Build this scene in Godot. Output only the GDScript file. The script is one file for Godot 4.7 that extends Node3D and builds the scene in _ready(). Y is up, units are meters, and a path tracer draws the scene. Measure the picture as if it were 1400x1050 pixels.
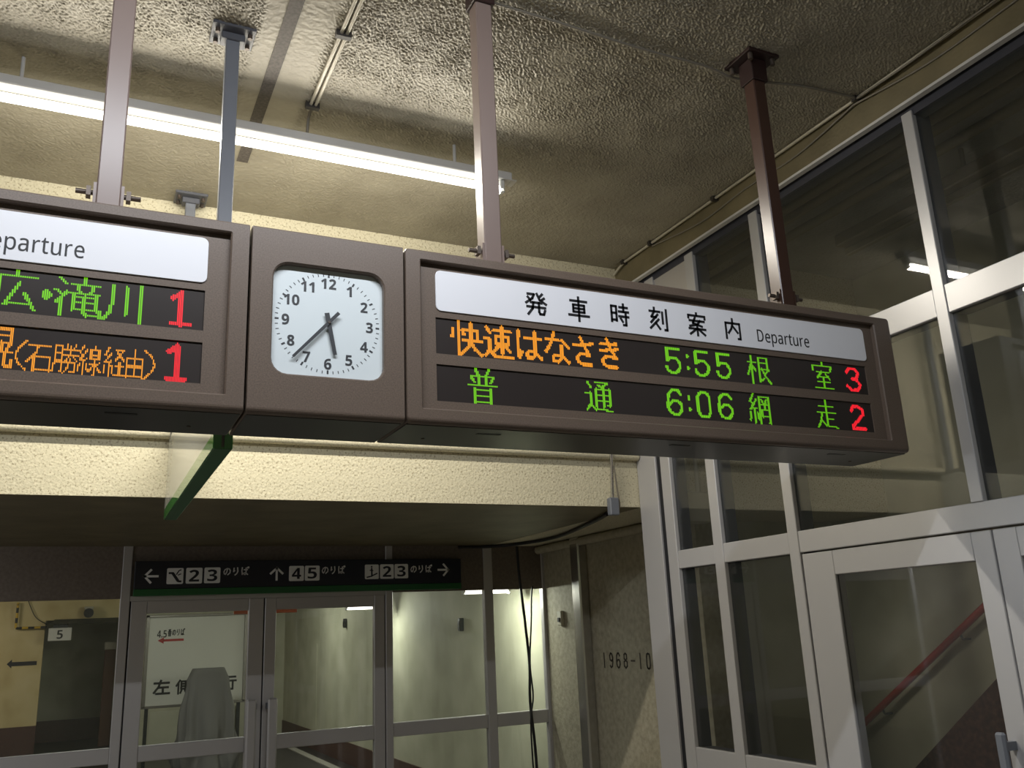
extends Node3D
# A station concourse: departure boards and a clock hang from a stucco ceiling; a glazed wall on the right, glass doors behind.
# Metres, y up; the boards' faces look towards +z.

const CEIL := 4.2          # concourse ceiling
const BEAM_Z := -4.77      # face of the deep beam behind the boards
const SOFFIT := 2.565      # underside of that beam
const DOOR_Z := -7.2       # screen of glass doors
const GLASS_X := 3.2       # glazed wall on the right
const FACE_Z := -2.4       # front of the boards

var M := {}
var used := {}

# ------------------------------------------------------------------ helpers
func numbered(called: String) -> String:
	if not used.has(called):
		used[called] = 0
		return called
	used[called] += 1
	return "%s_%03d" % [called, used[called]]

func thing(called: String, label: String, category: String, at := Vector3.ZERO, group := "") -> Node3D:
	var o := Node3D.new()
	o.name = numbered(called)
	add_child(o)
	o.position = at
	o.set_meta("label", label)
	o.set_meta("category", category)
	if group != "":
		o.set_meta("group", group)
	return o

func tag(o: Node3D, label: String, category: String, group := "") -> Node3D:
	o.set_meta("label", label)
	o.set_meta("category", category)
	if group != "":
		o.set_meta("group", group)
	return o

func structure(called: String, label := "") -> Node3D:
	var o := Node3D.new()
	o.name = numbered(called)
	add_child(o)
	o.set_meta("kind", "structure")
	if label != "":
		o.set_meta("label", label)
	return o

func new_st() -> SurfaceTool:
	var st := SurfaceTool.new()
	st.begin(Mesh.PRIMITIVE_TRIANGLES)
	st.set_smooth_group(-1)
	return st

func put(called: String, st: SurfaceTool, m: Material, parent: Node = self) -> MeshInstance3D:
	st.generate_normals()
	return put_mesh(called, st.commit(), m, parent)

func put_mesh(called: String, mesh: Mesh, m: Material, parent: Node = self) -> MeshInstance3D:
	var o := MeshInstance3D.new()
	o.mesh = mesh
	o.material_override = m
	if parent == self:
		o.name = numbered(called)
	else:
		o.name = called
	parent.add_child(o, true)
	return o

func tri(st: SurfaceTool, a: Vector3, b: Vector3, c: Vector3) -> void:
	st.add_vertex(a)
	st.add_vertex(b)
	st.add_vertex(c)

func quad(st: SurfaceTool, a: Vector3, b: Vector3, c: Vector3, d: Vector3) -> void:
	tri(st, a, b, c)
	tri(st, a, c, d)

# a box from lo to hi with its edges cut at 45 degrees by ch
func box(st: SurfaceTool, lo: Vector3, hi: Vector3, ch := 0.0) -> void:
	var c := (lo + hi) / 2.0
	var h := (hi - lo) / 2.0
	if ch <= 0.0:
		var p := []
		for i in 8:
			p.append(c + Vector3(h.x if i & 1 else -h.x, h.y if i & 2 else -h.y, h.z if i & 4 else -h.z))
		quad(st, p[4], p[6], p[7], p[5])
		quad(st, p[1], p[3], p[2], p[0])
		quad(st, p[5], p[7], p[3], p[1])
		quad(st, p[0], p[2], p[6], p[4])
		quad(st, p[6], p[2], p[3], p[7])
		quad(st, p[0], p[4], p[5], p[1])
		return
	var axes := [Vector3.RIGHT, Vector3.UP, Vector3.BACK]
	var full := [h.x, h.y, h.z]
	var corner := func(s: Array, k: int) -> Vector3:
		var v: Vector3 = c
		for a in 3:
			v += axes[a] * s[a] * (full[a] - (0.0 if a == k else ch))
		return v
	for k in 3:
		var a := (k + 1) % 3
		var b := (k + 2) % 3
		for sg in [-1, 1]:
			var q := []
			for ab in [[-1, -1], [1, -1], [1, 1], [-1, 1]]:
				var s := [0, 0, 0]
				s[k] = sg
				s[a] = ab[0]
				s[b] = ab[1]
				q.append(corner.call(s, k))
			if sg > 0:
				quad(st, q[3], q[2], q[1], q[0])
			else:
				quad(st, q[0], q[1], q[2], q[3])
		for sa in [-1, 1]:
			for sb in [-1, 1]:
				var s0 := [0, 0, 0]
				s0[k] = -1
				s0[a] = sa
				s0[b] = sb
				var s1 := s0.duplicate()
				s1[k] = 1
				var e := [corner.call(s0, a), corner.call(s1, a), corner.call(s1, b), corner.call(s0, b)]
				if sa * sb > 0:
					quad(st, e[0], e[1], e[2], e[3])
				else:
					quad(st, e[3], e[2], e[1], e[0])
	for sx in [-1, 1]:
		for sy in [-1, 1]:
			for sz in [-1, 1]:
				var s := [sx, sy, sz]
				var t := [corner.call(s, 0), corner.call(s, 1), corner.call(s, 2)]
				if sx * sy * sz > 0:
					tri(st, t[2], t[1], t[0])
				else:
					tri(st, t[0], t[1], t[2])

func part_box(called: String, lo: Vector3, hi: Vector3, m: Material, parent: Node, ch := 0.0) -> MeshInstance3D:
	var st := new_st()
	box(st, lo, hi, ch)
	return put(called, st, m, parent)

# a round tube along a list of points
func tube(st: SurfaceTool, pts: Array, r: float, n := 8, caps := true) -> void:
	st.set_smooth_group(1)
	var rings := []
	var up := Vector3.UP
	for i in pts.size():
		var d: Vector3
		if i == 0:
			d = pts[1] - pts[0]
		elif i == pts.size() - 1:
			d = pts[i] - pts[i - 1]
		else:
			d = (pts[i + 1] - pts[i]).normalized() + (pts[i] - pts[i - 1]).normalized()
		d = d.normalized()
		if absf(d.dot(up)) > 0.95:
			up = Vector3.RIGHT if absf(d.x) < 0.9 else Vector3.BACK
		var u := d.cross(up).normalized()
		var w := u.cross(d).normalized()
		up = w
		var ring := []
		for k in n:
			var a := TAU * k / n
			ring.append(pts[i] + (u * cos(a) + w * sin(a)) * r)
		rings.append(ring)
	for i in rings.size() - 1:
		for k in n:
			var k1 := (k + 1) % n
			quad(st, rings[i][k], rings[i][k1], rings[i + 1][k1], rings[i + 1][k])
	st.set_smooth_group(-1)
	if caps:
		for k in range(1, n - 1):
			tri(st, rings[0][0], rings[0][k + 1], rings[0][k])
			var e: Array = rings[rings.size() - 1]
			tri(st, e[0], e[k], e[k + 1])

func curve_points(ctrl: Array, steps := 6) -> Array:
	var out := []
	for i in ctrl.size() - 1:
		var p0: Vector3 = ctrl[maxi(i - 1, 0)]
		var p1: Vector3 = ctrl[i]
		var p2: Vector3 = ctrl[i + 1]
		var p3: Vector3 = ctrl[mini(i + 2, ctrl.size() - 1)]
		for k in steps:
			out.append(p1.cubic_interpolate(p2, p0, p3, float(k) / steps))
	out.append(ctrl[ctrl.size() - 1])
	return out

# rounded rectangle as a loop of points at one depth
func rr(x0: float, x1: float, y0: float, y1: float, r: float, z: float, n := 5) -> Array:
	var out := []
	for q in [[x1 - r, y1 - r, 0.0], [x0 + r, y1 - r, 90.0], [x0 + r, y0 + r, 180.0], [x1 - r, y0 + r, 270.0]]:
		for k in n + 1:
			var a := deg_to_rad(q[2] + 90.0 * k / n)
			out.append(Vector3(q[0] + cos(a) * r, q[1] + sin(a) * r, z))
	return out

# skins a list of equal loops, first one furthest back; caps where asked
func loft(st: SurfaceTool, loops: Array, cap_first := true, cap_last := true) -> void:
	for i in loops.size() - 1:
		var a: Array = loops[i]
		var b: Array = loops[i + 1]
		for k in a.size():
			var k1 := (k + 1) % a.size()
			quad(st, a[k], b[k], b[k1], a[k1])
	if cap_first:
		fan(st, loops[0], false)
	if cap_last:
		fan(st, loops[loops.size() - 1], true)

func fan(st: SurfaceTool, l: Array, front: bool) -> void:
	var c := Vector3.ZERO
	for p in l:
		c += p
	c /= l.size()
	for k in l.size():
		var k1 := (k + 1) % l.size()
		if front:
			tri(st, c, l[k1], l[k])
		else:
			tri(st, c, l[k], l[k1])

func cylinder_y(st: SurfaceTool, at: Vector3, r: float, h: float, n := 10) -> void:
	tube(st, [at, at + Vector3(0, h, 0)], r, n)

# ------------------------------------------------------------------ materials
func noise_image(size: int, freq: float, type: int, sd: int, octaves := 3) -> Image:
	var n := FastNoiseLite.new()
	n.noise_type = type
	n.seed = sd
	n.frequency = freq
	n.fractal_octaves = octaves
	var im := n.get_seamless_image(size, size)
	im.convert(Image.FORMAT_RGB8)
	return im

func ramped(im: Image, a: Color, b: Color, c: Color) -> ImageTexture:
	var out := Image.create(im.get_width(), im.get_height(), false, Image.FORMAT_RGB8)
	for y in im.get_height():
		for x in im.get_width():
			var v := im.get_pixel(x, y).r
			out.set_pixel(x, y, a.lerp(b, v * 2.0) if v < 0.5 else b.lerp(c, v * 2.0 - 1.0))
	return ImageTexture.create_from_image(out)

func mat(called: String, c: Color, rough := 0.6, metal := 0.0) -> StandardMaterial3D:
	var m := StandardMaterial3D.new()
	m.resource_name = called
	m.albedo_color = c
	m.roughness = rough
	m.metallic = metal
	M[called] = m
	return m

func textured(called: String, tex: Texture2D, scale: float, rough: float, bump: Texture2D = null, height := 0.0, bump_scale := 0.0) -> StandardMaterial3D:
	var m := mat(called, Color.WHITE, rough)
	m.albedo_texture = tex
	m.uv1_triplanar = true
	m.uv1_world_triplanar = true
	m.uv1_scale = Vector3.ONE * scale
	if bump:
		m.heightmap_enabled = true
		m.heightmap_texture = bump
		m.heightmap_scale = height
	return m

func rgb(r: int, g: int, b: int) -> Color:
	return Color8(r, g, b)

func make_materials() -> void:
	var S := FastNoiseLite.TYPE_SIMPLEX_SMOOTH
	var coarse := noise_image(256, 0.012, S, 3, 4)
	var fine := noise_image(512, 0.05, S, 5, 4)
	var grain := noise_image(512, 0.11, S, 9, 3)
	var bumps := noise_image(512, 0.045, FastNoiseLite.TYPE_CELLULAR, 7, 2)
	var bump_fine := ImageTexture.create_from_image(grain)
	var bump_cell := ImageTexture.create_from_image(bumps)
	# painted stucco, dirty in patches of its own
	var ceil_tex := ramped(coarse, rgb(136, 130, 114), rgb(154, 148, 132), rgb(168, 162, 145))
	textured("stucco", ceil_tex, 0.45, 0.52, bump_fine, 0.3)
	textured("smooth_plaster", ceil_tex, 0.6, 0.62, bump_fine, 0.06)
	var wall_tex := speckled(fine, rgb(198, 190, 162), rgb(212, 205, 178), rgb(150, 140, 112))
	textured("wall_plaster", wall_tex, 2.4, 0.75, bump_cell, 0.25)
	textured("olive_and_shade", ramped(coarse, rgb(98, 90, 66), rgb(112, 103, 78), rgb(124, 114, 86)), 0.7, 0.55, bump_fine, 0.08)  # the header's own olive; on the soffit its darkness stands in for shade
	textured("strip_dark", ramped(fine, rgb(66, 60, 56), rgb(84, 78, 73), rgb(100, 92, 86)), 2.0, 0.7)
	textured("concrete", ramped(fine, rgb(156, 148, 126), rgb(174, 166, 143), rgb(188, 181, 158)), 0.6, 0.75, bump_fine, 0.12)
	textured("corridor_wall", ramped(coarse, rgb(176, 174, 150), rgb(192, 190, 166), rgb(206, 203, 180)), 0.35, 0.7, bump_fine, 0.1)
	textured("yellow_wall", ramped(coarse, rgb(196, 176, 122), rgb(212, 194, 142), rgb(220, 204, 156)), 0.4, 0.7)
	textured("dado", ramped(fine, rgb(58, 36, 30), rgb(78, 48, 40), rgb(104, 72, 60)), 0.8, 0.5)
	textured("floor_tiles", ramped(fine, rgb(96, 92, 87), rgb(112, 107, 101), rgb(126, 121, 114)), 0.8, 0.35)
	textured("kerb", ramped(fine, rgb(150, 146, 136), rgb(168, 163, 152), rgb(182, 178, 168)), 0.8, 0.6)
	textured("fascia_panel", ramped(fine, rgb(102, 92, 82), rgb(112, 101, 91), rgb(121, 110, 99)), 1.2, 0.5)
	# the boards' sheet metal: brown-grey paint with a fine speckle
	textured("cabinet_paint", ramped(grain, rgb(92, 79, 69), rgb(104, 90, 79), rgb(116, 101, 89)), 3.0, 0.38)
	mat("underside_black", rgb(54, 54, 52), 0.3)
	mat("header_white", rgb(232, 232, 236), 0.35)
	mat("ink", rgb(26, 26, 30), 0.5)
	mat("pole_paint", rgb(124, 108, 101), 0.32)
	mat("pole_brown", rgb(68, 48, 40), 0.3)
	mat("plate_dark", rgb(46, 30, 28), 0.4)
	mat("steel_grey", rgb(108, 112, 120), 0.4)
	mat("plate_grey", rgb(84, 86, 92), 0.42)
	mat("bolt", rgb(88, 78, 70), 0.45, 0.4)
	mat("dial", rgb(214, 222, 224), 0.5)
	mat("dial_ink", rgb(52, 54, 58), 0.5)
	mat("lamp_white", rgb(198, 197, 195), 0.45)
	mat("socket", rgb(214, 214, 210), 0.4)
	mat("conduit", rgb(176, 170, 152), 0.35)
	mat("conduit_dark", rgb(112, 104, 88), 0.45)
	mat("cable", rgb(120, 114, 102), 0.5)
	mat("cable_black", rgb(26, 24, 24), 0.5)
	mat("clip", rgb(52, 48, 44), 0.5)
	mat("aluminium", rgb(184, 183, 184), 0.34, 0.22)
	mat("aluminium_dull", rgb(184, 180, 178), 0.4, 0.35)
	mat("steel_bright", rgb(196, 194, 190), 0.22, 0.95)
	mat("frame_shaded", rgb(64, 65, 74), 0.4, 0.2)  # the same frame metal, with its shade put into the colour
	mat("gasket", rgb(26, 27, 32), 0.6)
	mat("sign_navy", rgb(22, 26, 38), 0.35)
	mat("sign_green", rgb(24, 92, 44), 0.35)
	mat("sign_text", rgb(236, 236, 234), 0.5)
	mat("acrylic_white", rgb(206, 208, 200), 0.07)
	mat("acrylic_green", rgb(70, 150, 70), 0.08)
	mat("sign_end", rgb(40, 44, 42), 0.4)
	mat("poster", rgb(222, 220, 210), 0.6)
	mat("red_paint", rgb(176, 44, 38), 0.45)
	mat("drape", rgb(112, 110, 107), 0.8)
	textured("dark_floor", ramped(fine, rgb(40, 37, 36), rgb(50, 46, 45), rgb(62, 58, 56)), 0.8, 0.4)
	mat("board_frame", rgb(150, 146, 138), 0.35, 0.7)
	mat("brown_wood", rgb(96, 62, 40), 0.55)
	mat("box_cream", rgb(188, 182, 160), 0.5)
	mat("black_plastic", rgb(20, 20, 22), 0.4)
	mat("stripe_yellow", rgb(206, 168, 40), 0.5)
	mat("orange_reflection", rgb(206, 96, 44), 0.5)
	mat("pipe_paint", rgb(132, 120, 92), 0.5)
	mat("stencil", rgb(74, 66, 54), 0.7)
	var g := mat("glass", Color(0.3, 0.32, 0.31, 0.1), 0.02)
	g.transparency = BaseMaterial3D.TRANSPARENCY_ALPHA
	var t := mat("tube_glow", Color.WHITE, 0.4)
	t.emission_enabled = true
	t.emission = Color(1.0, 0.985, 0.94)
	t.emission_energy_multiplier = 5.0

# plaster with small dark flecks
func speckled(im: Image, a: Color, b: Color, fleck: Color) -> ImageTexture:
	var out := Image.create(im.get_width(), im.get_height(), false, Image.FORMAT_RGB8)
	for y in im.get_height():
		for x in im.get_width():
			var v := im.get_pixel(x, y).r
			var c := a.lerp(b, clampf(v * 1.4 - 0.2, 0.0, 1.0))
			if v < 0.3:
				c = c.lerp(fleck, clampf((0.3 - v) * 9.0, 0.0, 1.0))
			out.set_pixel(x, y, c)
	return ImageTexture.create_from_image(out)

# ------------------------------------------------------------------ lettering: strokes on a 24 by 24 grid, y down
var THREAD := [[6, 0, 2, 6, 6, 8], [9, 4, 2, 12, 9, 11], [6, 12, 6, 23], [2, 15, 1, 21], [9, 15, 10, 20]]
var WALK := [[3, 2, 6, 6], [1, 10, 5, 10, 5, 18, 2, 22], [5, 18, 9, 22, 23, 22.5]]
var GLYPH := {
	"発": [[3, 3, 10, 3, 8, 7, 1, 12], [3, 6, 6, 9], [13, 2, 16, 8, 23, 12], [19, 2, 16, 5], [21, 6, 18, 8], [6, 11, 18, 11], [2, 15.5, 22, 15.5], [9, 11, 8, 17, 3, 23], [15, 11, 15, 20, 16, 22, 20, 22, 21.5, 18]],
	"車": [[3, 4, 21, 4], [6, 8, 18, 8], [6, 8, 6, 15], [18, 8, 18, 15], [6, 11.5, 18, 11.5], [6, 15, 18, 15], [1, 18.5, 23, 18.5], [12, 0, 12, 24]],
	"時": [[2, 4, 2, 20], [2, 4, 8, 4], [8, 4, 8, 19], [2, 11, 8, 11], [2, 18, 8, 18], [12, 4.5, 22, 4.5], [17, 1, 17, 9], [11, 9, 23, 9], [11, 14, 23, 14], [19.5, 10, 19.5, 22.5, 16, 22.5], [13, 16, 15.5, 19.5]],
	"刻": [[7, 0, 7, 4], [1, 4, 14, 4], [7, 4, 3, 10, 9, 10], [11, 7, 2, 16], [12, 12, 1, 22], [8, 16, 13, 22], [17, 4, 17, 16], [22, 1, 22, 22.5, 19, 22.5]],
	"案": [[12, 0, 12, 3], [2, 3, 22, 3], [2, 3, 2, 6], [22, 3, 22, 6], [10, 5, 7, 11, 18, 14], [16, 8, 12, 12.5, 3, 14.5], [3, 8.5, 21, 8.5], [2, 17, 22, 17], [12, 14, 12, 24], [11, 17, 3, 23], [13, 17, 21, 23]],
	"内": [[3, 6, 3, 23], [3, 6, 21, 6], [21, 6, 21, 22.5, 18, 22.5], [12, 1, 12, 6, 10, 12, 6, 17], [12, 9, 18, 16]],
	"快": [[6, 0, 6, 24], [2, 6, 1.5, 11], [9, 6, 10, 9], [11, 6, 20, 6], [20, 6, 20, 13], [9, 13, 23, 13], [15, 1, 15, 13, 13, 18, 8, 23], [15, 14, 18, 19, 23, 23]],
	"速": [[8, 4, 22, 4], [10, 7.5, 20, 7.5], [10, 7.5, 10, 13], [20, 7.5, 20, 13], [10, 13, 20, 13], [15, 1, 15, 20], [14, 13, 9, 18], [16, 13, 21, 18]],
	"は": [[4, 2, 3, 10, 4, 21, 6, 17], [9, 7, 22, 7], [17, 2, 17, 18, 15, 21, 11, 21, 10, 18, 12, 16, 17, 17, 22, 21]],
	"な": [[2, 6, 13, 6], [9, 1, 6, 9, 2, 15], [16, 6, 21, 11], [15, 10, 15, 19, 12, 22, 8, 21, 8, 18, 11, 17, 16, 18, 21, 22]],
	"さ": [[3, 8, 20, 6], [9, 2, 13, 9, 17, 15], [17, 15, 9, 14, 5, 17, 6, 20, 10, 22, 18, 22]],
	"き": [[4, 5, 19, 4], [4, 10, 20, 8], [10, 1, 13, 8, 18, 15], [18, 15, 9, 14, 5, 17, 6, 20, 10, 22, 18, 22]],
	"根": [[1, 6, 10, 6], [5.5, 1, 5.5, 24], [5, 7, 1, 16], [6, 9, 9, 13], [12, 2, 21, 2], [12, 2, 12, 22], [21, 2, 21, 11], [12, 6.5, 21, 6.5], [12, 11, 21, 11], [12, 22, 17, 19], [15, 11, 18, 17, 23, 22.5], [22, 12, 18, 15]],
	"室": [[12, 0, 12, 3], [2, 3.5, 22, 3.5], [2, 3, 2, 7], [22, 3, 20, 7], [5, 8, 19, 8], [11, 8, 6, 13, 18, 12], [15, 10, 19, 14], [12, 13, 12, 22], [5, 17, 19, 17], [2, 22, 22, 22]],
	"普": [[7, 0, 9, 4], [17, 0, 15, 4], [3, 4.5, 21, 4.5], [9, 4.5, 9, 11], [15, 4.5, 15, 11], [4, 6, 6, 9], [20, 6, 18, 9], [1, 11, 23, 11], [6, 14, 6, 24], [18, 14, 18, 24], [6, 14, 18, 14], [6, 18.5, 18, 18.5], [6, 23, 18, 23]],
	"通": [[9, 2, 20, 2, 15, 5], [12, 4, 16, 6], [10, 7, 21, 7], [10, 7, 10, 20], [21, 7, 21, 19, 19, 19], [15.5, 7, 15.5, 20], [10, 11, 21, 11], [10, 15, 21, 15]],
	"網": [[12, 2, 12, 24], [12, 2, 22, 2], [22, 2, 22, 23, 20, 23], [14.5, 4, 16, 7], [19.5, 4, 18, 7], [13.5, 8.5, 20.5, 8.5], [13.5, 12, 20.5, 12], [17, 8.5, 17, 12], [14.5, 13, 14.5, 18, 20.5, 18]],
	"走": [[12, 0, 12, 20], [4, 4.5, 20, 4.5], [2, 10, 22, 10], [12, 15, 19, 15], [7, 12, 6, 17, 2, 23], [6, 17, 11, 21, 23, 22.5]],
	"広": [[13, 0, 13, 3], [4, 3.5, 23, 3.5], [4, 3.5, 4, 12, 0, 22], [14, 7, 8, 19], [7, 19.5, 20, 18.5], [17, 13, 22, 22]],
	"滝": [[2, 1, 5, 4], [0, 8, 3, 10], [6, 9, 1, 15], [3, 14, 3, 23], [15, 0, 15, 4], [8, 4, 22, 4], [11, 5, 12, 8], [19, 5, 18, 8], [7, 9, 23, 9], [9, 11, 9, 19], [21, 11, 21, 19], [9, 11.5, 21, 11.5], [9, 15, 21, 15], [9, 18.5, 21, 18.5], [15, 11, 15, 21, 16, 22.5, 23, 22.5, 23, 19]],
	"川": [[5, 2, 5, 12, 4, 18, 1, 23], [12, 3, 12, 19], [20, 1, 20, 24]],
	"幌": [[1, 5, 1, 17], [1, 5, 8, 5], [8, 5, 8, 17], [4.5, 1, 4.5, 24], [12, 1, 22, 1], [12, 1, 12, 9], [22, 1, 22, 9], [12, 5, 22, 5], [12, 9, 22, 9], [17, 9, 17, 14], [12, 10, 13, 13], [22, 10, 20, 13], [10, 14.5, 23, 14.5], [14, 14.5, 14, 18, 10, 23], [19, 14.5, 19, 21, 20, 22.5, 23, 22.5, 23, 19]],
	"石": [[2, 3, 22, 3], [11, 3, 8, 10, 1, 16], [7, 12, 7, 23], [7, 12, 21, 12], [21, 12, 21, 23], [7, 22, 21, 22]],
	"勝": [[3, 2, 3, 14, 1, 22], [3, 2, 9, 2], [9, 2, 9, 22, 7, 22], [3, 8, 9, 8], [3, 14, 9, 14], [13, 1, 14, 4], [21, 1, 19, 4], [11, 5, 23, 5], [11, 9, 23, 9], [17, 1, 16, 9, 11, 15], [18, 9, 23, 14], [12, 15, 21, 15, 20, 22, 17, 22], [16, 12, 15, 18, 11, 23]],
	"線": [[17, 0, 16, 3], [13, 3, 21, 3], [13, 3, 13, 11], [21, 3, 21, 11], [13, 7, 21, 7], [13, 11, 21, 11], [17, 11, 17, 23, 15, 23], [12, 15, 16, 15, 12, 20], [22, 13, 18, 16], [17, 14, 23, 21]],
	"経": [[13, 2, 21, 2, 13, 10], [15, 4, 22, 10], [13, 15, 22, 15], [17.5, 11, 17.5, 22], [12, 22, 23, 22]],
	"由": [[4, 7, 4, 23], [20, 7, 20, 23], [4, 7, 20, 7], [4, 14, 20, 14], [4, 22, 20, 22], [12, 1, 12, 22]],
	"(": [[20, 0, 9, 6, 5, 12, 9, 18, 20, 24]],
	")": [[4, 0, 15, 6, 19, 12, 15, 18, 4, 24]],
	"の": [[13, 4, 11, 14, 7, 20, 4, 18, 3, 13, 6, 7, 12, 4, 18, 5, 21, 10, 20, 16, 14, 21]],
	"り": [[6, 3, 5, 13, 8, 10], [16, 2, 17, 12, 14, 18, 9, 22]],
	"ば": [[4, 2, 3, 10, 4, 21, 6, 17], [9, 8, 19, 8], [15, 3, 15, 18, 13, 21, 10, 21, 9, 18, 11, 16, 15, 17, 20, 21], [19, 1, 20, 4], [22, 0, 23, 3]],
	"番": [[18, 1, 5, 3], [8, 4, 9, 7], [16, 4, 15, 7], [2, 8, 22, 8], [12, 3, 12, 13], [11, 8, 3, 13], [13, 8, 21, 13], [6, 14, 6, 23], [18, 14, 18, 23], [6, 14, 18, 14], [6, 18.5, 18, 18.5], [6, 23, 18, 23], [12, 14, 12, 23]],
	"左": [[2, 5, 22, 5], [11, 1, 8, 11, 2, 20], [8, 12, 21, 12], [14, 12, 14, 21], [5, 21.5, 23, 21.5]],
	"側": [[6, 1, 1, 10], [4, 6, 4, 23], [8, 3, 8, 15], [14, 3, 14, 15], [8, 3, 14, 3], [8, 7, 14, 7], [8, 11, 14, 11], [8, 15, 14, 15], [9, 16, 7, 22], [13, 16, 15, 22], [18, 4, 18, 17], [22, 1, 22, 22, 19, 22]],
	"行": [[7, 1, 1, 7], [8, 7, 1, 14], [5, 11, 5, 23], [11, 3, 22, 3], [10, 9, 23, 9], [18, 9, 18, 22, 15, 22]],
	"0": [[12, 1, 8, 2, 6, 6, 6, 18, 8, 22, 12, 23, 16, 22, 18, 18, 18, 6, 16, 2, 12, 1]],
	"1": [[8, 5, 13, 1, 13, 23], [7, 23, 19, 23]],
	"2": [[6, 6, 8, 2, 13, 1, 18, 4, 18, 9, 12, 15, 6, 20, 6, 23, 19, 22.5]],
	"3": [[6, 5, 9, 1, 15, 1, 18, 5, 16, 10, 11, 11.5, 16, 12.5, 19, 17, 16, 22, 9, 23, 5, 19]],
	"5": [[18, 1, 6, 1, 6, 12, 10, 9, 15, 10, 18, 14, 18, 18, 15, 22, 10, 23, 6, 21, 5, 18]],
	"6": [[18, 5, 15, 1, 10, 1, 6, 5, 5, 12, 5, 17, 7, 21, 11, 23, 15, 22, 18, 18, 18, 14, 15, 11, 10, 11, 6, 14]],
	"8": [[12, 1, 7, 3, 7, 9, 12, 11.5, 17, 9, 17, 3, 12, 1], [12, 11.5, 6, 14, 6, 20, 12, 23, 18, 20, 18, 14, 12, 11.5]],
	"9": [[18, 10, 13, 13, 7, 11, 6, 5, 10, 1, 15, 2, 18, 7, 18, 14, 15, 21, 10, 23, 6, 20]],
	":": [[12, 6.5, 12, 7], [12, 17, 12, 17.5]],
	"・": [[12, 12, 12, 12.2]],
	"-": [[5, 12, 19, 12]],
}

func strokes_of(ch: String) -> Array:
	var out: Array = GLYPH[ch].duplicate()
	if ch in ["網", "線", "経"]:
		out.append_array(THREAD)
	if ch in ["速", "通"]:
		out.append_array(WALK)
	return out

# a glyph as raised flat strokes in the plane of the node, x0..x1 and y_top..y_bottom
func stroke_glyph(st: SurfaceTool, ch: String, x0: float, x1: float, yt: float, yb: float, z: float, w: float, thick := 0.0012) -> void:
	for s in strokes_of(ch):
		var pts := []
		for i in range(0, s.size(), 2):
			pts.append(Vector2(lerpf(x0, x1, s[i] / 24.0), lerpf(yt, yb, s[i + 1] / 24.0)))
		for i in pts.size() - 1:
			var a: Vector2 = pts[i]
			var b: Vector2 = pts[i + 1]
			var d := (b - a).normalized()
			if (b - a).length() < 1e-5:
				continue
			var n := Vector2(-d.y, d.x) * w * 0.5
			a -= d * w * 0.35
			b += d * w * 0.35
			var c := [a + n, b + n, b - n, a - n]
			var f := []
			var k := []
			for p in c:
				f.append(Vector3(p.x, p.y, z + thick))
				k.append(Vector3(p.x, p.y, z))
			quad(st, f[0], f[1], f[2], f[3])
			for j in 4:
				var j1 := (j + 1) % 4
				quad(st, k[j], k[j1], f[j1], f[j])

func text(called: String, s: String, size: float, m: Material, parent: Node, centre: Vector3, bold := true, width := 0.0, depth := 0.002) -> MeshInstance3D:
	var t := TextMesh.new()
	var f := SystemFont.new()
	f.font_names = PackedStringArray(["Droid Sans"])
	f.font_weight = 700 if bold else 400
	t.font = f
	t.text = s
	t.font_size = 64
	t.pixel_size = size / 46.0     # size is the height of a figure
	t.depth = depth
	t.horizontal_alignment = HORIZONTAL_ALIGNMENT_CENTER
	t.vertical_alignment = VERTICAL_ALIGNMENT_CENTER
	var o := put_mesh(called, t, m, parent)
	var b := t.get_aabb()
	var sx := 1.0
	if width > 0.0:
		sx = width / b.size.x
	o.scale = Vector3(sx, 1, 1)
	o.position = centre - Vector3(b.get_center().x * sx, b.get_center().y, 0)
	return o

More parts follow.
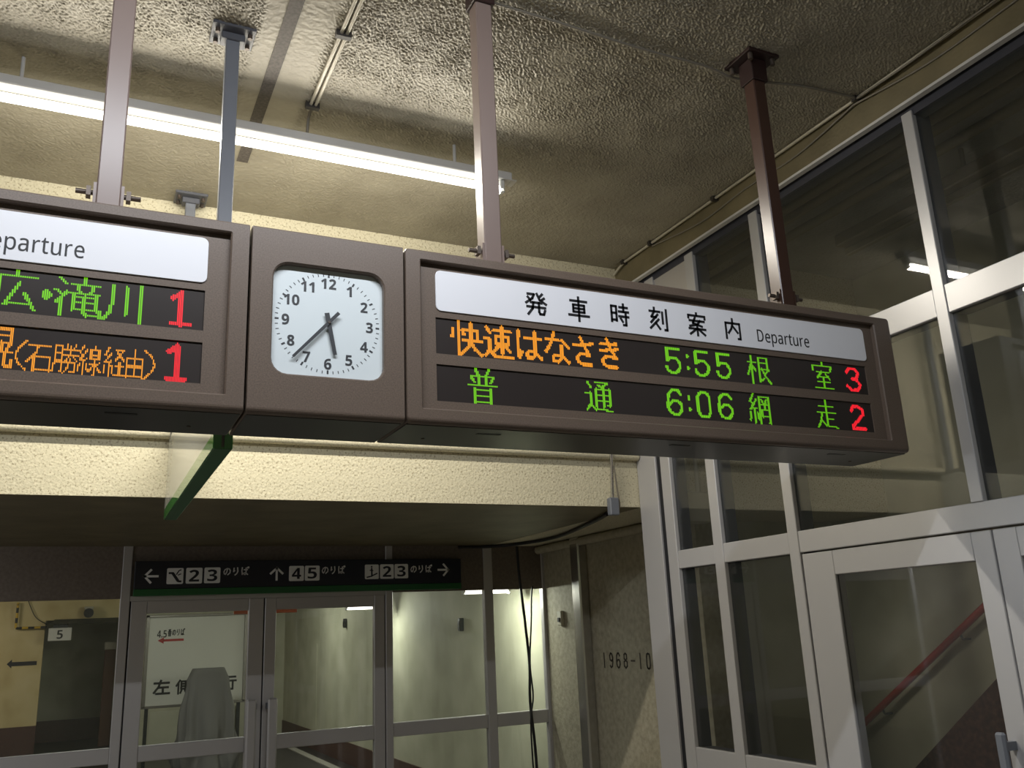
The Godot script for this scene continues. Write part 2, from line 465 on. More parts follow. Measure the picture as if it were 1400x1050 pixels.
# a light-emitting-diode window: characters rasterised to dots
const PITCH := 0.00488
func led_window(called: String, x0: float, x1: float, yt: float, yb: float, chars: Array, parent: Node, z: float, pitch := PITCH) -> void:
	var cols := int(round((x1 - x0) / pitch))
	var rows := 24
	var px := 5 if pitch == PITCH else 4
	var im := Image.create(cols * px, rows * px, false, Image.FORMAT_RGB8)
	var dark := Color8(0, 0, 0)
	im.fill(dark)
	var py := (yt - yb) / rows
	for c in chars:
		var gx0: float = c[1]
		var gx1: float = c[2]
		var gy0: float = c[3]
		var gy1: float = c[4]
		var thick_v: float = c[6]
		var thick_h: float = c[7]
		var segs := []
		for s in strokes_of(c[0]):
			for i in range(0, s.size() - 2, 2):
				var a := Vector2((lerpf(gx0, gx1, s[i] / 24.0) - x0) / pitch, (yt - lerpf(gy0, gy1, s[i + 1] / 24.0)) / py)
				var b := Vector2((lerpf(gx0, gx1, s[i + 2] / 24.0) - x0) / pitch, (yt - lerpf(gy0, gy1, s[i + 3] / 24.0)) / py)
				segs.append([a, b])
		var i0 := maxi(0, int((gx0 - x0) / pitch) - 3)
		var i1 := mini(cols - 1, int((gx1 - x0) / pitch) + 3)
		for j in rows:
			for i in range(i0, i1 + 1):
				var p := Vector2(i + 0.5, j + 0.5)
				var lit := false
				for sg in segs:
					var q := Geometry2D.get_closest_point_to_segment(p, sg[0], sg[1])
					var d: Vector2 = (sg[1] - sg[0]).normalized()
					var th := lerpf(thick_h, thick_v, absf(d.y))
					if p.distance_to(q) < th:
						lit = true
						break
				if lit:
					im.fill_rect(Rect2i(i * px, j * px, px - 1, px), c[5])
	var m := StandardMaterial3D.new()
	m.resource_name = "led_display"
	m.albedo_color = rgb(50, 44, 42)
	m.roughness = 0.32
	m.emission_enabled = true
	m.emission = Color.WHITE
	m.emission_operator = BaseMaterial3D.EMISSION_OP_MULTIPLY
	m.emission_energy_multiplier = 1.15
	m.emission_texture = ImageTexture.create_from_image(im)
	var qd := QuadMesh.new()
	qd.size = Vector2(x1 - x0, yt - yb)
	var o := put_mesh(called, qd, m, parent)
	o.position = Vector3((x0 + x1) / 2, (yt + yb) / 2, z)

# ------------------------------------------------------------------ lights
# a bare fluorescent tube under its white batten, along local x; at = tube centre
func tube_lamp(label: String, at: Vector3, length: float, energy: float, color: Color, hang := 0.1, group := "") -> Node3D:
	var t := thing("fluorescent_lamp", label, "lamp", at, group)
	var l := length / 2
	var st := new_st()
	box(st, Vector3(-l - 0.05, 0.045, -0.036), Vector3(l + 0.05, 0.088, 0.036), 0.004)
	put("batten", st, M.lamp_white, t)
	part_box("batten_lip", Vector3(l + 0.05, 0.043, -0.034), Vector3(l + 0.075, 0.048, 0.034), M.lamp_white, t)
	st = new_st()
	tube(st, [Vector3(-l, 0, 0), Vector3(l, 0, 0)], 0.019, 12)
	put("glass_tube", st, M.tube_glow, t)
	for s in [-1, 1]:
		st = new_st()
		box(st, Vector3(s * l - 0.014, -0.026, -0.022), Vector3(s * l + 0.014, 0.046, 0.022), 0.006)
		put("socket", st, M.socket, t)
		if hang > 0.0:
			st = new_st()
			cylinder_y(st, Vector3(s * (l - 0.25), 0.085, 0), 0.008, hang + 0.015)
			put("hanger", st, M.lamp_white, t)
	# the tube's light: strips of its length just off the glass, downwards and to both sides
	for a in [0.0, 50.0, -50.0]:
		var al := AreaLight3D.new()
		al.name = "tube_light"
		al.area_size = Vector2(length, 0.03)
		al.light_energy = energy
		al.light_color = color
		al.shadow_enabled = true
		al.set("area_range", 30.0)
		t.add_child(al, true)
		var b := Basis(Vector3.RIGHT, deg_to_rad(-90.0 + a))
		al.basis = b
		al.position = -b.z * 0.022
	return t

# ------------------------------------------------------------------ scene
func _ready() -> void:
	# camera
	var cam := Camera3D.new()
	cam.name = "camera"
	cam.position = Vector3(0, 1.85, 0)
	cam.rotation = Vector3(0.26934, -0.45384, -0.04506)
	cam.fov = 46.859
	cam.near = 0.05
	cam.far = 100.0
	add_child(cam)
	cam.current = true
	# night outside
	var we := WorldEnvironment.new()
	we.name = "environment"
	var env := Environment.new()
	env.background_mode = Environment.BG_COLOR
	env.background_color = Color(0.004, 0.004, 0.005)
	env.tonemap_mode = Environment.TONE_MAPPER_LINEAR
	env.tonemap_exposure = 1.0
	env.sdfgi_enabled = true
	env.ssao_enabled = true
	env.ssil_enabled = true
	we.environment = env
	add_child(we)
	make_materials()
	# the lamps of the place, and unseen ones added for brightness
	var warm := Color(1.0, 0.972, 0.915)
	var cool := Color(0.95, 0.97, 1.0)
	var pale := Color(0.97, 1.0, 0.94)
	tube_lamp("long bare fluorescent tube glowing under the stucco ceiling behind the boards", Vector3(0.575, 4.0, -3.665), 2.4, 3.5, warm)
	tube_lamp("unseen fluorescent tube added past the end of the left board to brighten the left", Vector3(-3.2, 4.0, -3.665), 2.4, 0.8, warm)  # out of view, added to brighten the left side
	tube_lamp("fluorescent tube lighting the fronts of the departure boards", Vector3(0.3, 4.0, -1.2), 2.4, 3.0, cool)
	tube_lamp("short fluorescent lamp in the corridor close behind the door screen", Vector3(3.42, 2.195, -7.75), 0.46, 1.0, pale, 0.7, "corridor lamps")
	tube_lamp("short fluorescent lamp further down the corridor beside the pale wall", Vector3(3.36, 2.2, -11.7), 0.4, 0.7, pale, 0.7, "corridor lamps")
	tube_lamp("unseen fluorescent lamp added to light the yellow wall at the corridor end", Vector3(-2.4, 2.82, -16.6), 1.2, 1.5, warm, 0.08)  # no such lamp in view; added to light the end wall
	tube_lamp("unseen fluorescent lamp added under the beam at the far left to brighten the door wall", Vector3(-2.7, 2.43, -5.9), 1.2, 2.4, cool, 0.03)  # added out of view to lift the dark door wall and sign
	tube_lamp("unseen fluorescent lamp added past the notice to brighten the corridor wall", Vector3(2.5, 2.82, -14.8), 1.2, 1.5, pale, 0.08)  # added, unseen, to brighten the far corridor wall
	tube_lamp("unseen fluorescent lamp added on the corridor ceiling to brighten the notice", Vector3(0.4, 2.82, -9.4), 1.2, 1.05, pale, 0.08)  # added where the door head hides it, to brighten the notice
	tube_lamp("unseen fluorescent lamp added to light the stair hall beyond the glazed wall", Vector3(4.4, 4.0, 1.2), 1.2, 0.03, warm, 0.32)  # unseen, added as dim light for the hall
	build_shell()
	build_beyond_doors()
	build_door_screen()
	build_glazed_wall()
	build_stair_hall()
	build_boards()
	build_direction_sign()
	build_door_sign()
	build_ceiling_fittings()
	build_beam_fittings()

func build_shell() -> void:
	# floor
	var f := structure("floor", "dark tiled concourse floor")
	part_box("slab", Vector3(-6.2, -0.2, -7.4), Vector3(6.4, 0, 5.2), M.floor_tiles, f)
	# ceiling: slab and its stucco skin
	var c := structure("ceiling", "rough grey stucco ceiling")
	part_box("slab", Vector3(-6.2, CEIL + 0.02, BEAM_Z - 0.2), Vector3(3.4, CEIL + 0.3, 5.2), M.stucco, c)
	stucco_skin(c)
	for a in [[-6.0, -0.7, -4.77, 5.0], [-0.7, 3.15, -1.5, 5.0]]:
		part_box("stucco_plain", Vector3(a[0], CEIL, a[2]), Vector3(a[1], CEIL + 0.02, a[3]), M.stucco, c)
	# the deep beam over the passage to the doors
	var b := structure("wall_back", "cream flecked plaster beam above the passage to the doors")
	part_box("beam", Vector3(-6.2, SOFFIT, DOOR_Z - 0.1), Vector3(3.2, CEIL + 0.3, BEAM_Z), M.wall_plaster, b)
	part_box("soffit", Vector3(-6.0, SOFFIT - 0.004, DOOR_Z), Vector3(3.75, SOFFIT + 0.004, BEAM_Z - 0.01), M.olive_and_shade, b)  # coloured darker than the beam to stand in for its shade
	part_box("beam_end", Vector3(3.2, SOFFIT - 0.005, DOOR_Z - 0.1), Vector3(6.4, CEIL + 0.5, BEAM_Z - 0.004), M.wall_plaster, b)
	# walls out of the picture close the room
	var wl := structure("wall_left", "pale plaster wall")
	part_box("plaster", Vector3(-6.2, 0, DOOR_Z), Vector3(-6.0, CEIL + 0.3, 5.2), M.corridor_wall, wl)
	var wr := structure("wall_rear", "pale plaster wall")
	part_box("plaster", Vector3(-6.2, 0, 5.0), Vector3(6.4, CEIL + 0.6, 5.2), M.corridor_wall, wr)
	# side wall of the passage
	var ws := structure("wall_side", "bare concrete side wall of the passage with a stencilled date")
	part_box("concrete", Vector3(3.75, 0, DOOR_Z - 0.1), Vector3(3.95, SOFFIT, -4.95), M.concrete, ws)
	var x := 0.0
	for ch in ["1", "9", "6", "8", "-", "1", "0"]:
		var st := new_st()
		if ch == "1":
			stroke_bar(st, Vector2(0.04, 0.0), Vector2(0.04, 0.115), 0.014)
		else:
			stroke_glyph(st, ch, 0, 0.085, 0.115, 0.0, 0.0, 0.013, 0.001)
		var o := put("stencilled_character", st, M.stencil, ws)
		o.rotation.y = -PI / 2
		o.position = Vector3(3.749, 1.525, -6.3 + x)
		x += 0.102
	# stainless corner post and a call button on the side wall
	var sp := part_box("corner_post", Vector3(3.66, 0, -6.56), Vector3(3.75, SOFFIT, -6.42), M.steel_bright, ws, 0.012)
	sp.set_meta("label", "stainless steel post against the concrete")
	var cb := thing("call_button", "small pale push button box on the concrete beside the door screen", "button", Vector3(3.75, 1.92, -6.915))
	part_box("housing", Vector3(-0.03, -0.06, -0.035), Vector3(0, 0.06, 0.035), M.box_cream, cb, 0.005)
	part_box("push_button", Vector3(-0.04, -0.03, -0.014), Vector3(-0.03, 0.005, 0.014), M.black_plastic, cb)

func stroke_bar(st: SurfaceTool, a: Vector2, b: Vector2, w: float) -> void:
	box(st, Vector3(a.x - w / 2, a.y, 0), Vector3(b.x + w / 2, b.y, 0.001))

# trowelled lumps as real relief over the part of the ceiling in view
func stucco_skin(parent: Node) -> void:
	var n := FastNoiseLite.new()
	n.seed = 11
	n.noise_type = FastNoiseLite.TYPE_SIMPLEX_SMOOTH
	n.frequency = 72.0
	n.fractal_octaves = 2
	var big := FastNoiseLite.new()
	big.seed = 12
	big.frequency = 5.0
	var x0 := -0.7
	var x1 := 3.15
	var z0 := BEAM_Z
	var z1 := -1.5
	var step := 0.0048
	var nx := int((x1 - x0) / step) + 1
	var nz := int((z1 - z0) / step) + 1
	var verts := PackedVector3Array()
	verts.resize(nx * nz)
	for j in nz:
		var z := lerpf(z0, z1, float(j) / (nz - 1))
		for i in nx:
			var x := lerpf(x0, x1, float(i) / (nx - 1))
			var v := n.get_noise_2d(x * 1.0, z * 1.25)
			var h := smoothstep(-0.3, 0.22, v) * 0.0052 + maxf(v - 0.3, 0.0) * 0.006
			h *= 0.75 + 0.5 * big.get_noise_2d(x, z)
			var smooth := smoothstep(0.46, 0.5, x) * (1.0 - smoothstep(0.72, 0.77, x))
			var far := 1.0 - 0.6 * smoothstep(3.5, 3.9, -z)
			h *= (1.0 - 0.9 * smooth) * far
			verts[j * nx + i] = Vector3(x, CEIL - maxf(h, -0.002), z)
	var normals := PackedVector3Array()
	normals.resize(nx * nz)
	for j in nz:
		for i in nx:
			var l := verts[j * nx + maxi(i - 1, 0)]
			var r := verts[j * nx + mini(i + 1, nx - 1)]
			var u := verts[maxi(j - 1, 0) * nx + i]
			var d := verts[mini(j + 1, nz - 1) * nx + i]
			var nn := (r - l).cross(d - u).normalized()
			if nn.y > 0:
				nn = -nn
			normals[j * nx + i] = nn
	var idx := PackedInt32Array()
	idx.resize((nx - 1) * (nz - 1) * 6)
	var k := 0
	for j in nz - 1:
		for i in nx - 1:
			var a := j * nx + i
			for q in [a, a + nx, a + 1, a + 1, a + nx, a + nx + 1]:
				idx[k] = q
				k += 1
	var arr := []
	arr.resize(Mesh.ARRAY_MAX)
	arr[Mesh.ARRAY_VERTEX] = verts
	arr[Mesh.ARRAY_NORMAL] = normals
	arr[Mesh.ARRAY_INDEX] = idx
	var m := ArrayMesh.new()
	m.add_surface_from_arrays(Mesh.PRIMITIVE_TRIANGLES, arr)
	put_mesh("stucco", m, M.stucco, parent)

# ------------------------------------------------------------------ behind the glass doors
func build_beyond_doors() -> void:
	var f := structure("floor_corridor", "dark corridor floor")
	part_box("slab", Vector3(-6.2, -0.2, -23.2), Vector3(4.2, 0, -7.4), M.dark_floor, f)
	part_box("kerb_line", Vector3(3.5, 0, -18.9), Vector3(3.62, 0.012, -7.5), M.kerb, f)
	var c := structure("ceiling_corridor", "plain corridor ceiling")
	part_box("slab", Vector3(-6.2, 3.0, -23.2), Vector3(4.2, 3.2, -7.3), M.corridor_wall, c)
	var w := structure("wall_corridor", "pale green plaster corridor wall with a dark brown base")
	part_box("plaster", Vector3(3.85, 0, -19.2), Vector3(4.05, 3.0, -7.3), M.corridor_wall, w)
	part_box("base_band", Vector3(3.835, 0, -19.0), Vector3(3.85, 0.3, -7.3), M.dado, w)
	part_box("panel_joint", Vector3(3.845, 0.3, -16.2), Vector3(3.851, 1.75, -16.185), M.corridor_wall, w)
	for p in [[1.85, 1.99, -9.4, "narrow dark box on the corridor wall seen through the fixed end pane"], [1.98, 2.12, -14.25, "narrow dark box on the corridor wall seen through the glass door"]]:
		var d := thing("wall_box", p[3], "box", Vector3(3.85, p[0], p[2]), "boxes on the corridor wall")
		part_box("housing", Vector3(-0.05, 0, -0.03), Vector3(0, p[1] - p[0], 0.03), M.sign_end, d, 0.005)
		part_box("cover", Vector3(-0.056, 0.02, -0.02), Vector3(-0.05, 0.1, 0.02), M.black_plastic, d)
	var e := structure("wall_corridor_end", "yellow end wall of the corridor beside a dark opening")
	part_box("plaster", Vector3(-6.2, 0.55, -19.2), Vector3(-0.53, 3.0, -19.0), M.yellow_wall, e)
	part_box("base_band", Vector3(-6.2, 0, -19.2), Vector3(-0.53, 0.55, -18.985), M.dado, e)
	part_box("lintel", Vector3(-0.53, 2.37, -19.2), Vector3(0.9, 3.0, -19.0), M.yellow_wall, e)
	part_box("pier", Vector3(0.9, 0, -19.2), Vector3(4.05, 3.0, -19.0), M.corridor_wall, e)
	part_box("recess_back", Vector3(-0.9, 0.42, -22.2), Vector3(1.4, 3.0, -22.0), M.corridor_wall, e)
	part_box("recess_base", Vector3(-0.9, 0, -22.2), Vector3(1.4, 0.42, -21.98), M.dado, e)
	part_box("recess_side", Vector3(1.2, 0, -22.0), Vector3(1.4, 3.0, -19.2), M.corridor_wall, e)
	part_box("recess_side", Vector3(-0.9, 0, -22.0), Vector3(-0.7, 3.0, -19.2), M.corridor_wall, e)
	var wl := structure("wall_corridor_left", "plaster wall")
	part_box("plaster", Vector3(-6.2, 0, -19.2), Vector3(-6.0, 3.0, -7.3), M.corridor_wall, wl)
	# painted arrow on the end wall
	var st := new_st()
	box(st, Vector3(-1.01, 1.592, 0), Vector3(-0.61, 1.663, 0.004))
	for s in [1, -1]:
		var p := [Vector3(-1.09, 1.632, 0.004), Vector3(-1.01, 1.632 + s * 0.078, 0.004), Vector3(-1.01, 1.632, 0.004)]
		if s > 0:
			tri(st, p[0], p[1], p[2])
		else:
			tri(st, p[2], p[1], p[0])
	var ar := put("painted_arrow", st, M.ink, e)
	ar.position.z = -19.0
	# brown post in the opening
	var bp := thing("wooden_post", "brown wooden post with a pale cap in the dark opening", "post", Vector3(0.64, 0, -20.2))
	part_box("shaft", Vector3(-0.1, 0, -0.1), Vector3(0.1, 1.8, 0.1), M.brown_wood, bp, 0.01)
	part_box("cap", Vector3(-0.11, 1.8, -0.11), Vector3(0.11, 1.95, 0.11), M.box_cream, bp, 0.01)
	# hood over the opening and the 5 plate hanging from it
	var hd := thing("canopy_hood", "dark metal hood over the opening in the yellow end wall", "hood", Vector3(0, 2.29, -19.0))
	st = new_st()
	var a := [Vector3(-0.46, 0, 0), Vector3(-0.46, 0, 0.35), Vector3(-0.37, 0.09, 0.2), Vector3(-0.37, 0.09, 0)]
	var b := [Vector3(0.85, 0, 0), Vector3(0.85, 0, 0.35), Vector3(0.85, 0.09, 0.2), Vector3(0.85, 0.09, 0)]
	for k in 4:
		var k1 := (k + 1) % 4
		quad(st, a[k], a[k1], b[k1], b[k])
	quad(st, a[3], a[2], a[1], a[0])
	quad(st, b[0], b[1], b[2], b[3])
	put("hood_shell", st, M.sign_end, hd)
	var five := thing("platform_number_sign", "small white plate with a black 5 hanging below the hood", "sign", Vector3(-0.27, 2.11, -18.72))
	part_box("plate", Vector3(-0.19, -0.11, -0.02), Vector3(0.19, 0.115, 0), M.poster, five, 0.004)
	text("number", "5", 0.15, M.ink, five, Vector3(0, 0, 0.001))
	part_box("bracket", Vector3(-0.12, 0.115, -0.015), Vector3(0.12, 0.18, -0.005), M.sign_end, five)
	# striped clearance bar
	var sb := thing("clearance_bar", "black and yellow striped bar bent beside the hood", "bar", Vector3(-1.0, 2.25, -18.9))
	for k in 5:
		st = new_st()
		tube(st, [Vector3(0, 0.09 * k, 0), Vector3(0, 0.09 * (k + 1), 0)], 0.022, 8)
		put("stripe", st, M.stripe_yellow if k % 2 == 0 else M.ink, sb)
	for k in 5:
		st = new_st()
		tube(st, [Vector3(0.1 * k, 0, 0), Vector3(0.1 * (k + 1), 0, 0)], 0.022, 8)
		put("stripe", st, M.stripe_yellow if k % 2 == 1 else M.ink, sb)
	part_box("wall_stay", Vector3(-0.015, 0.4, -0.12), Vector3(0.015, 0.43, 0.02), M.ink, sb)
	st = new_st()
	tube(st, curve_points([Vector3(-0.85, 2.75, -18.95), Vector3(-0.7, 2.44, -18.95), Vector3(-0.5, 2.3, -18.93)]), 0.008, 6)
	tag(put("power_cable", st, M.cable_black), "thin dark cable drooping to the hood", "cable")
	var cm := thing("wall_speaker", "black round device under a pale bracket above the hood", "speaker", Vector3(0.18, 2.5, -18.9))
	part_box("bracket", Vector3(-0.08, 0.04, -0.1), Vector3(0.08, 0.1, 0.06), M.box_cream, cm, 0.01)
	st = new_st()
	tube(st, [Vector3(0, -0.02, -0.08), Vector3(0, -0.02, 0.1)], 0.085, 16)
	put("body", st, M.black_plastic, cm)
	# notice board with a route poster
	var nb := thing("notice_board", "white route notice with a red arrow in a metal frame", "notice", Vector3(0, 0, -12.0))
	st = new_st()
	for q in [[0.76, 1.13, 0.80, 2.2], [1.92, 1.13, 1.96, 2.2], [0.76, 1.12, 1.96, 1.15], [0.76, 2.17, 1.96, 2.2]]:
		box(st, Vector3(q[0], q[1], -0.02), Vector3(q[2], q[3], 0.03), 0.004)
	put("frame", st, M.board_frame, nb)
	part_box("sheet", Vector3(0.8, 1.15, 0.0), Vector3(1.92, 2.17, 0.01), M.poster, nb)
	for sx in [0.82, 1.88]:
		part_box("leg", Vector3(sx - 0.02, 0, -0.02), Vector3(sx + 0.02, 1.13, 0.02), M.sign_end, nb)
	part_box("lower_panel", Vector3(0.86, 0.62, -0.03), Vector3(1.86, 1.08, -0.01), M.corridor_wall, nb)
	text("lettering", "4.5", 0.085, M.ink, nb, Vector3(0.945, 1.975, 0.011), true, 0.11)
	for q in [["番", 1.01, 1.057, 2.03, 1.945, 0.009], ["の", 1.06, 1.107, 2.03, 1.945, 0.009], ["り", 1.11, 1.157, 2.03, 1.945, 0.009], ["ば", 1.16, 1.207, 2.03, 1.945, 0.009], ["左", 0.875, 1.075, 1.44, 1.265, 0.026], ["側", 1.135, 1.33, 1.43, 1.26, 0.022], ["行", 1.66, 1.85, 1.45, 1.27, 0.024]]:
		st = new_st()
		stroke_glyph(st, q[0], q[1], q[2], q[3], q[4], 0.01, q[5])
		put("character", st, M.ink, nb)
	st = new_st()
	box(st, Vector3(0.96, 1.885, 0.01), Vector3(1.2, 1.912, 0.013))
	tri(st, Vector3(0.9, 1.898, 0.013), Vector3(0.97, 1.936, 0.013), Vector3(0.97, 1.86, 0.013))
	put("arrow", st, M.red_paint, nb)
	build_drape()
	# orange plate put in for an orange reflection at the doors
	var op := thing("orange_reflection_plate", "small orange plate put in for an orange reflection behind the glass doors", "plate", Vector3(1.46, 2.12, -8.0))
	part_box("face", Vector3(-0.27, -0.05, -0.01), Vector3(0.26, 0.05, 0.01), M.orange_reflection, op, 0.003)
	for sx in [-0.2, 0.2]:
		part_box("hanger", Vector3(sx - 0.004, 0.05, -0.004), Vector3(sx + 0.004, 0.88, 0.004), M.cable_black, op)

# a grey sheet thrown over a stand
func build_drape() -> void:
	var rings := []
	var n := 72
	for j in 26:
		var t := float(j) / 25.0
		var y := lerpf(1.565, 0.0, t)
		var hw := 0.175 + 0.06 * smoothstep(0.0, 0.08, t) + 0.05 * smoothstep(0.1, 0.3, t) + 0.05 * smoothstep(0.4, 1.0, t)
		var hd := lerpf(0.10, 0.26, smoothstep(0.0, 0.8, t))
		var ring := []
		for k in n:
			var a := TAU * k / n
			var c := cos(a)
			var s := sin(a)
			var e := 0.55
			var x := signf(c) * pow(absf(c), e) * hw
			var z := signf(s) * pow(absf(s), e) * hd
			var fold := (sin(a * 9.0 + 0.9 * sin(t * 5.0)) * 0.5 + sin(a * 15.0 + 2.0 + t * 3.0) * 0.3) * 0.1 * smoothstep(0.03, 0.6, t)
			fold += 0.045 * sin(t * 19.0 + c * 4.0) * smoothstep(0.35, 0.6, t) * (1.0 - smoothstep(0.7, 1.0, t))
			var d := Vector3(c, 0, s)
			ring.append(Vector3(x + 0.05 * (t - 0.5) * 0.4, y, z) + d * fold)
		rings.append(ring)
	var st := new_st()
	st.set_smooth_group(1)
	for j in rings.size() - 1:
		for k in n:
			var k1 := (k + 1) % n
			quad(st, rings[j][k], rings[j][k1], rings[j + 1][k1], rings[j + 1][k])
	fan(st, rings[0], true)
	var o := put("covered_stand", st, M.drape)
	o.position = Vector3(1.43, 0, -11.3)
	tag(o, "grey cloth sheet thrown over a stand before the notice", "sheet")

# ------------------------------------------------------------------ the screen of glass doors
func build_door_screen() -> void:
	var z0 := DOOR_Z - 0.06
	var z1 := DOOR_Z
	var s := structure("window_1", "grey aluminium screen with fixed panes around two glass doors")
	var al: Material = M.aluminium_dull
	# mullions
	for x in [[-0.85, -0.79], [0.27, 0.335], [2.272, 2.332], [3.157, 3.24], [3.723, 3.776], [-1.95, -1.89]]:
		part_box("mullion", Vector3(x[0], 0, z0), Vector3(x[1], SOFFIT, z1), al, s, 0.004)
	# rails and sills between the mullions
	for x in [[-0.79, 0.27], [2.332, 3.157], [3.24, 3.723], [-1.89, -0.85]]:
		part_box("rail", Vector3(x[0], 1.065, z0), Vector3(x[1], 1.17, z1 - 0.005), al, s, 0.004)
		part_box("sill", Vector3(x[0], 0, z0), Vector3(x[1], 0.12, z1 - 0.005), al, s, 0.004)
		part_box("pane", Vector3(x[0], 1.17, z0 + 0.025), Vector3(x[1], 2.2, z0 + 0.031), M.glass, s)
		part_box("pane", Vector3(x[0], 0.12, z0 + 0.025), Vector3(x[1], 1.065, z0 + 0.031), M.glass, s)
	# fascia panels over the glass
	var px := [-6.0, -1.92, -0.82, 0.30, 2.30, 3.2, 3.75]
	for i in px.size() - 1:
		part_box("fascia_panel", Vector3(px[i] + 0.003, 2.185 if i != 3 else 2.18, z0), Vector3(px[i + 1] - 0.003, SOFFIT, z1 - 0.012), M.fascia_panel, s, 0.003)
	part_box("head_bar", Vector3(0.335, 2.165, z0), Vector3(2.272, 2.2, z1 - 0.002), al, s)
	part_box("blank_panel", Vector3(-6.0, 0, z0), Vector3(-1.95, 2.185, z1 - 0.01), M.fascia_panel, s)
	for gx in [[0.335, 0.345], [1.295, 1.305], [2.265, 2.272]]:
		part_box("gap_seal", Vector3(gx[0], 0, z0), Vector3(gx[1], 2.165, z1 - 0.03), M.gasket, s)
	# two door leaves
	var leaves := [[0.345, 1.295, 0.455, 1.183, 1.215], [1.305, 2.265, 1.391, 2.176, 1.37]]
	for i in 2:
		var v: Array = leaves[i]
		var d := structure("door_%d" % (i + 1), "glass door leaf with a grey aluminium frame")
		part_box("stile", Vector3(v[0], 0.01, z0), Vector3(v[2], 2.165, z1 - 0.004), al, d, 0.004)
		part_box("stile", Vector3(v[3], 0.01, z0), Vector3(v[1], 2.165, z1 - 0.004), al, d, 0.004)
		part_box("top_rail", Vector3(v[2], 2.075, z0), Vector3(v[3], 2.165, z1 - 0.006), al, d, 0.004)
		part_box("middle_rail", Vector3(v[2], 1.06, z0), Vector3(v[3], 1.165, z1 - 0.006), al, d, 0.004)
		part_box("bottom_rail", Vector3(v[2], 0.01, z0), Vector3(v[3], 0.16, z1 - 0.006), al, d, 0.004)
		part_box("pane", Vector3(v[2], 1.165, z0 + 0.025), Vector3(v[3], 2.075, z0 + 0.031), M.glass, d)
		part_box("pane", Vector3(v[2], 0.16, z0 + 0.025), Vector3(v[3], 1.06, z0 + 0.031), M.glass, d)
		var hx: float = v[4]
		var st := new_st()
		box(st, Vector3(hx - 0.036, 0.82, z1 + 0.045), Vector3(hx + 0.036, 1.43, z1 + 0.075), 0.012)
		var h := put("handle", st, al, d)
		for y in [0.92, 1.375]:
			var side := 1.0 if i == 0 else -1.0
			part_box("bracket", Vector3(hx - 0.012 + side * 0.03, y - 0.02, z1 - 0.004), Vector3(hx + 0.012 + side * 0.03, y + 0.02, z1 + 0.05), M.steel_grey, h)

# ------------------------------------------------------------------ glazed wall on the right
# a frame member of the glazed wall: pale cap before the glass, channel behind it coloured dark for its unlit side
func member(called: String, lo: Vector2, hi: Vector2, set_back: float, parent: Node) -> void:
	var gx := GLASS_X + 0.012
	var c := part_box(called, Vector3(GLASS_X - 0.01 + set_back, lo.y, lo.x), Vector3(gx + 0.007, hi.y, hi.x), M.aluminium, parent, 0.003)
	part_box("channel", Vector3(gx + 0.007, lo.y + 0.003, lo.x + 0.003), Vector3(GLASS_X + 0.11, hi.y - 0.003, hi.x - 0.003), M.frame_shaded, c)

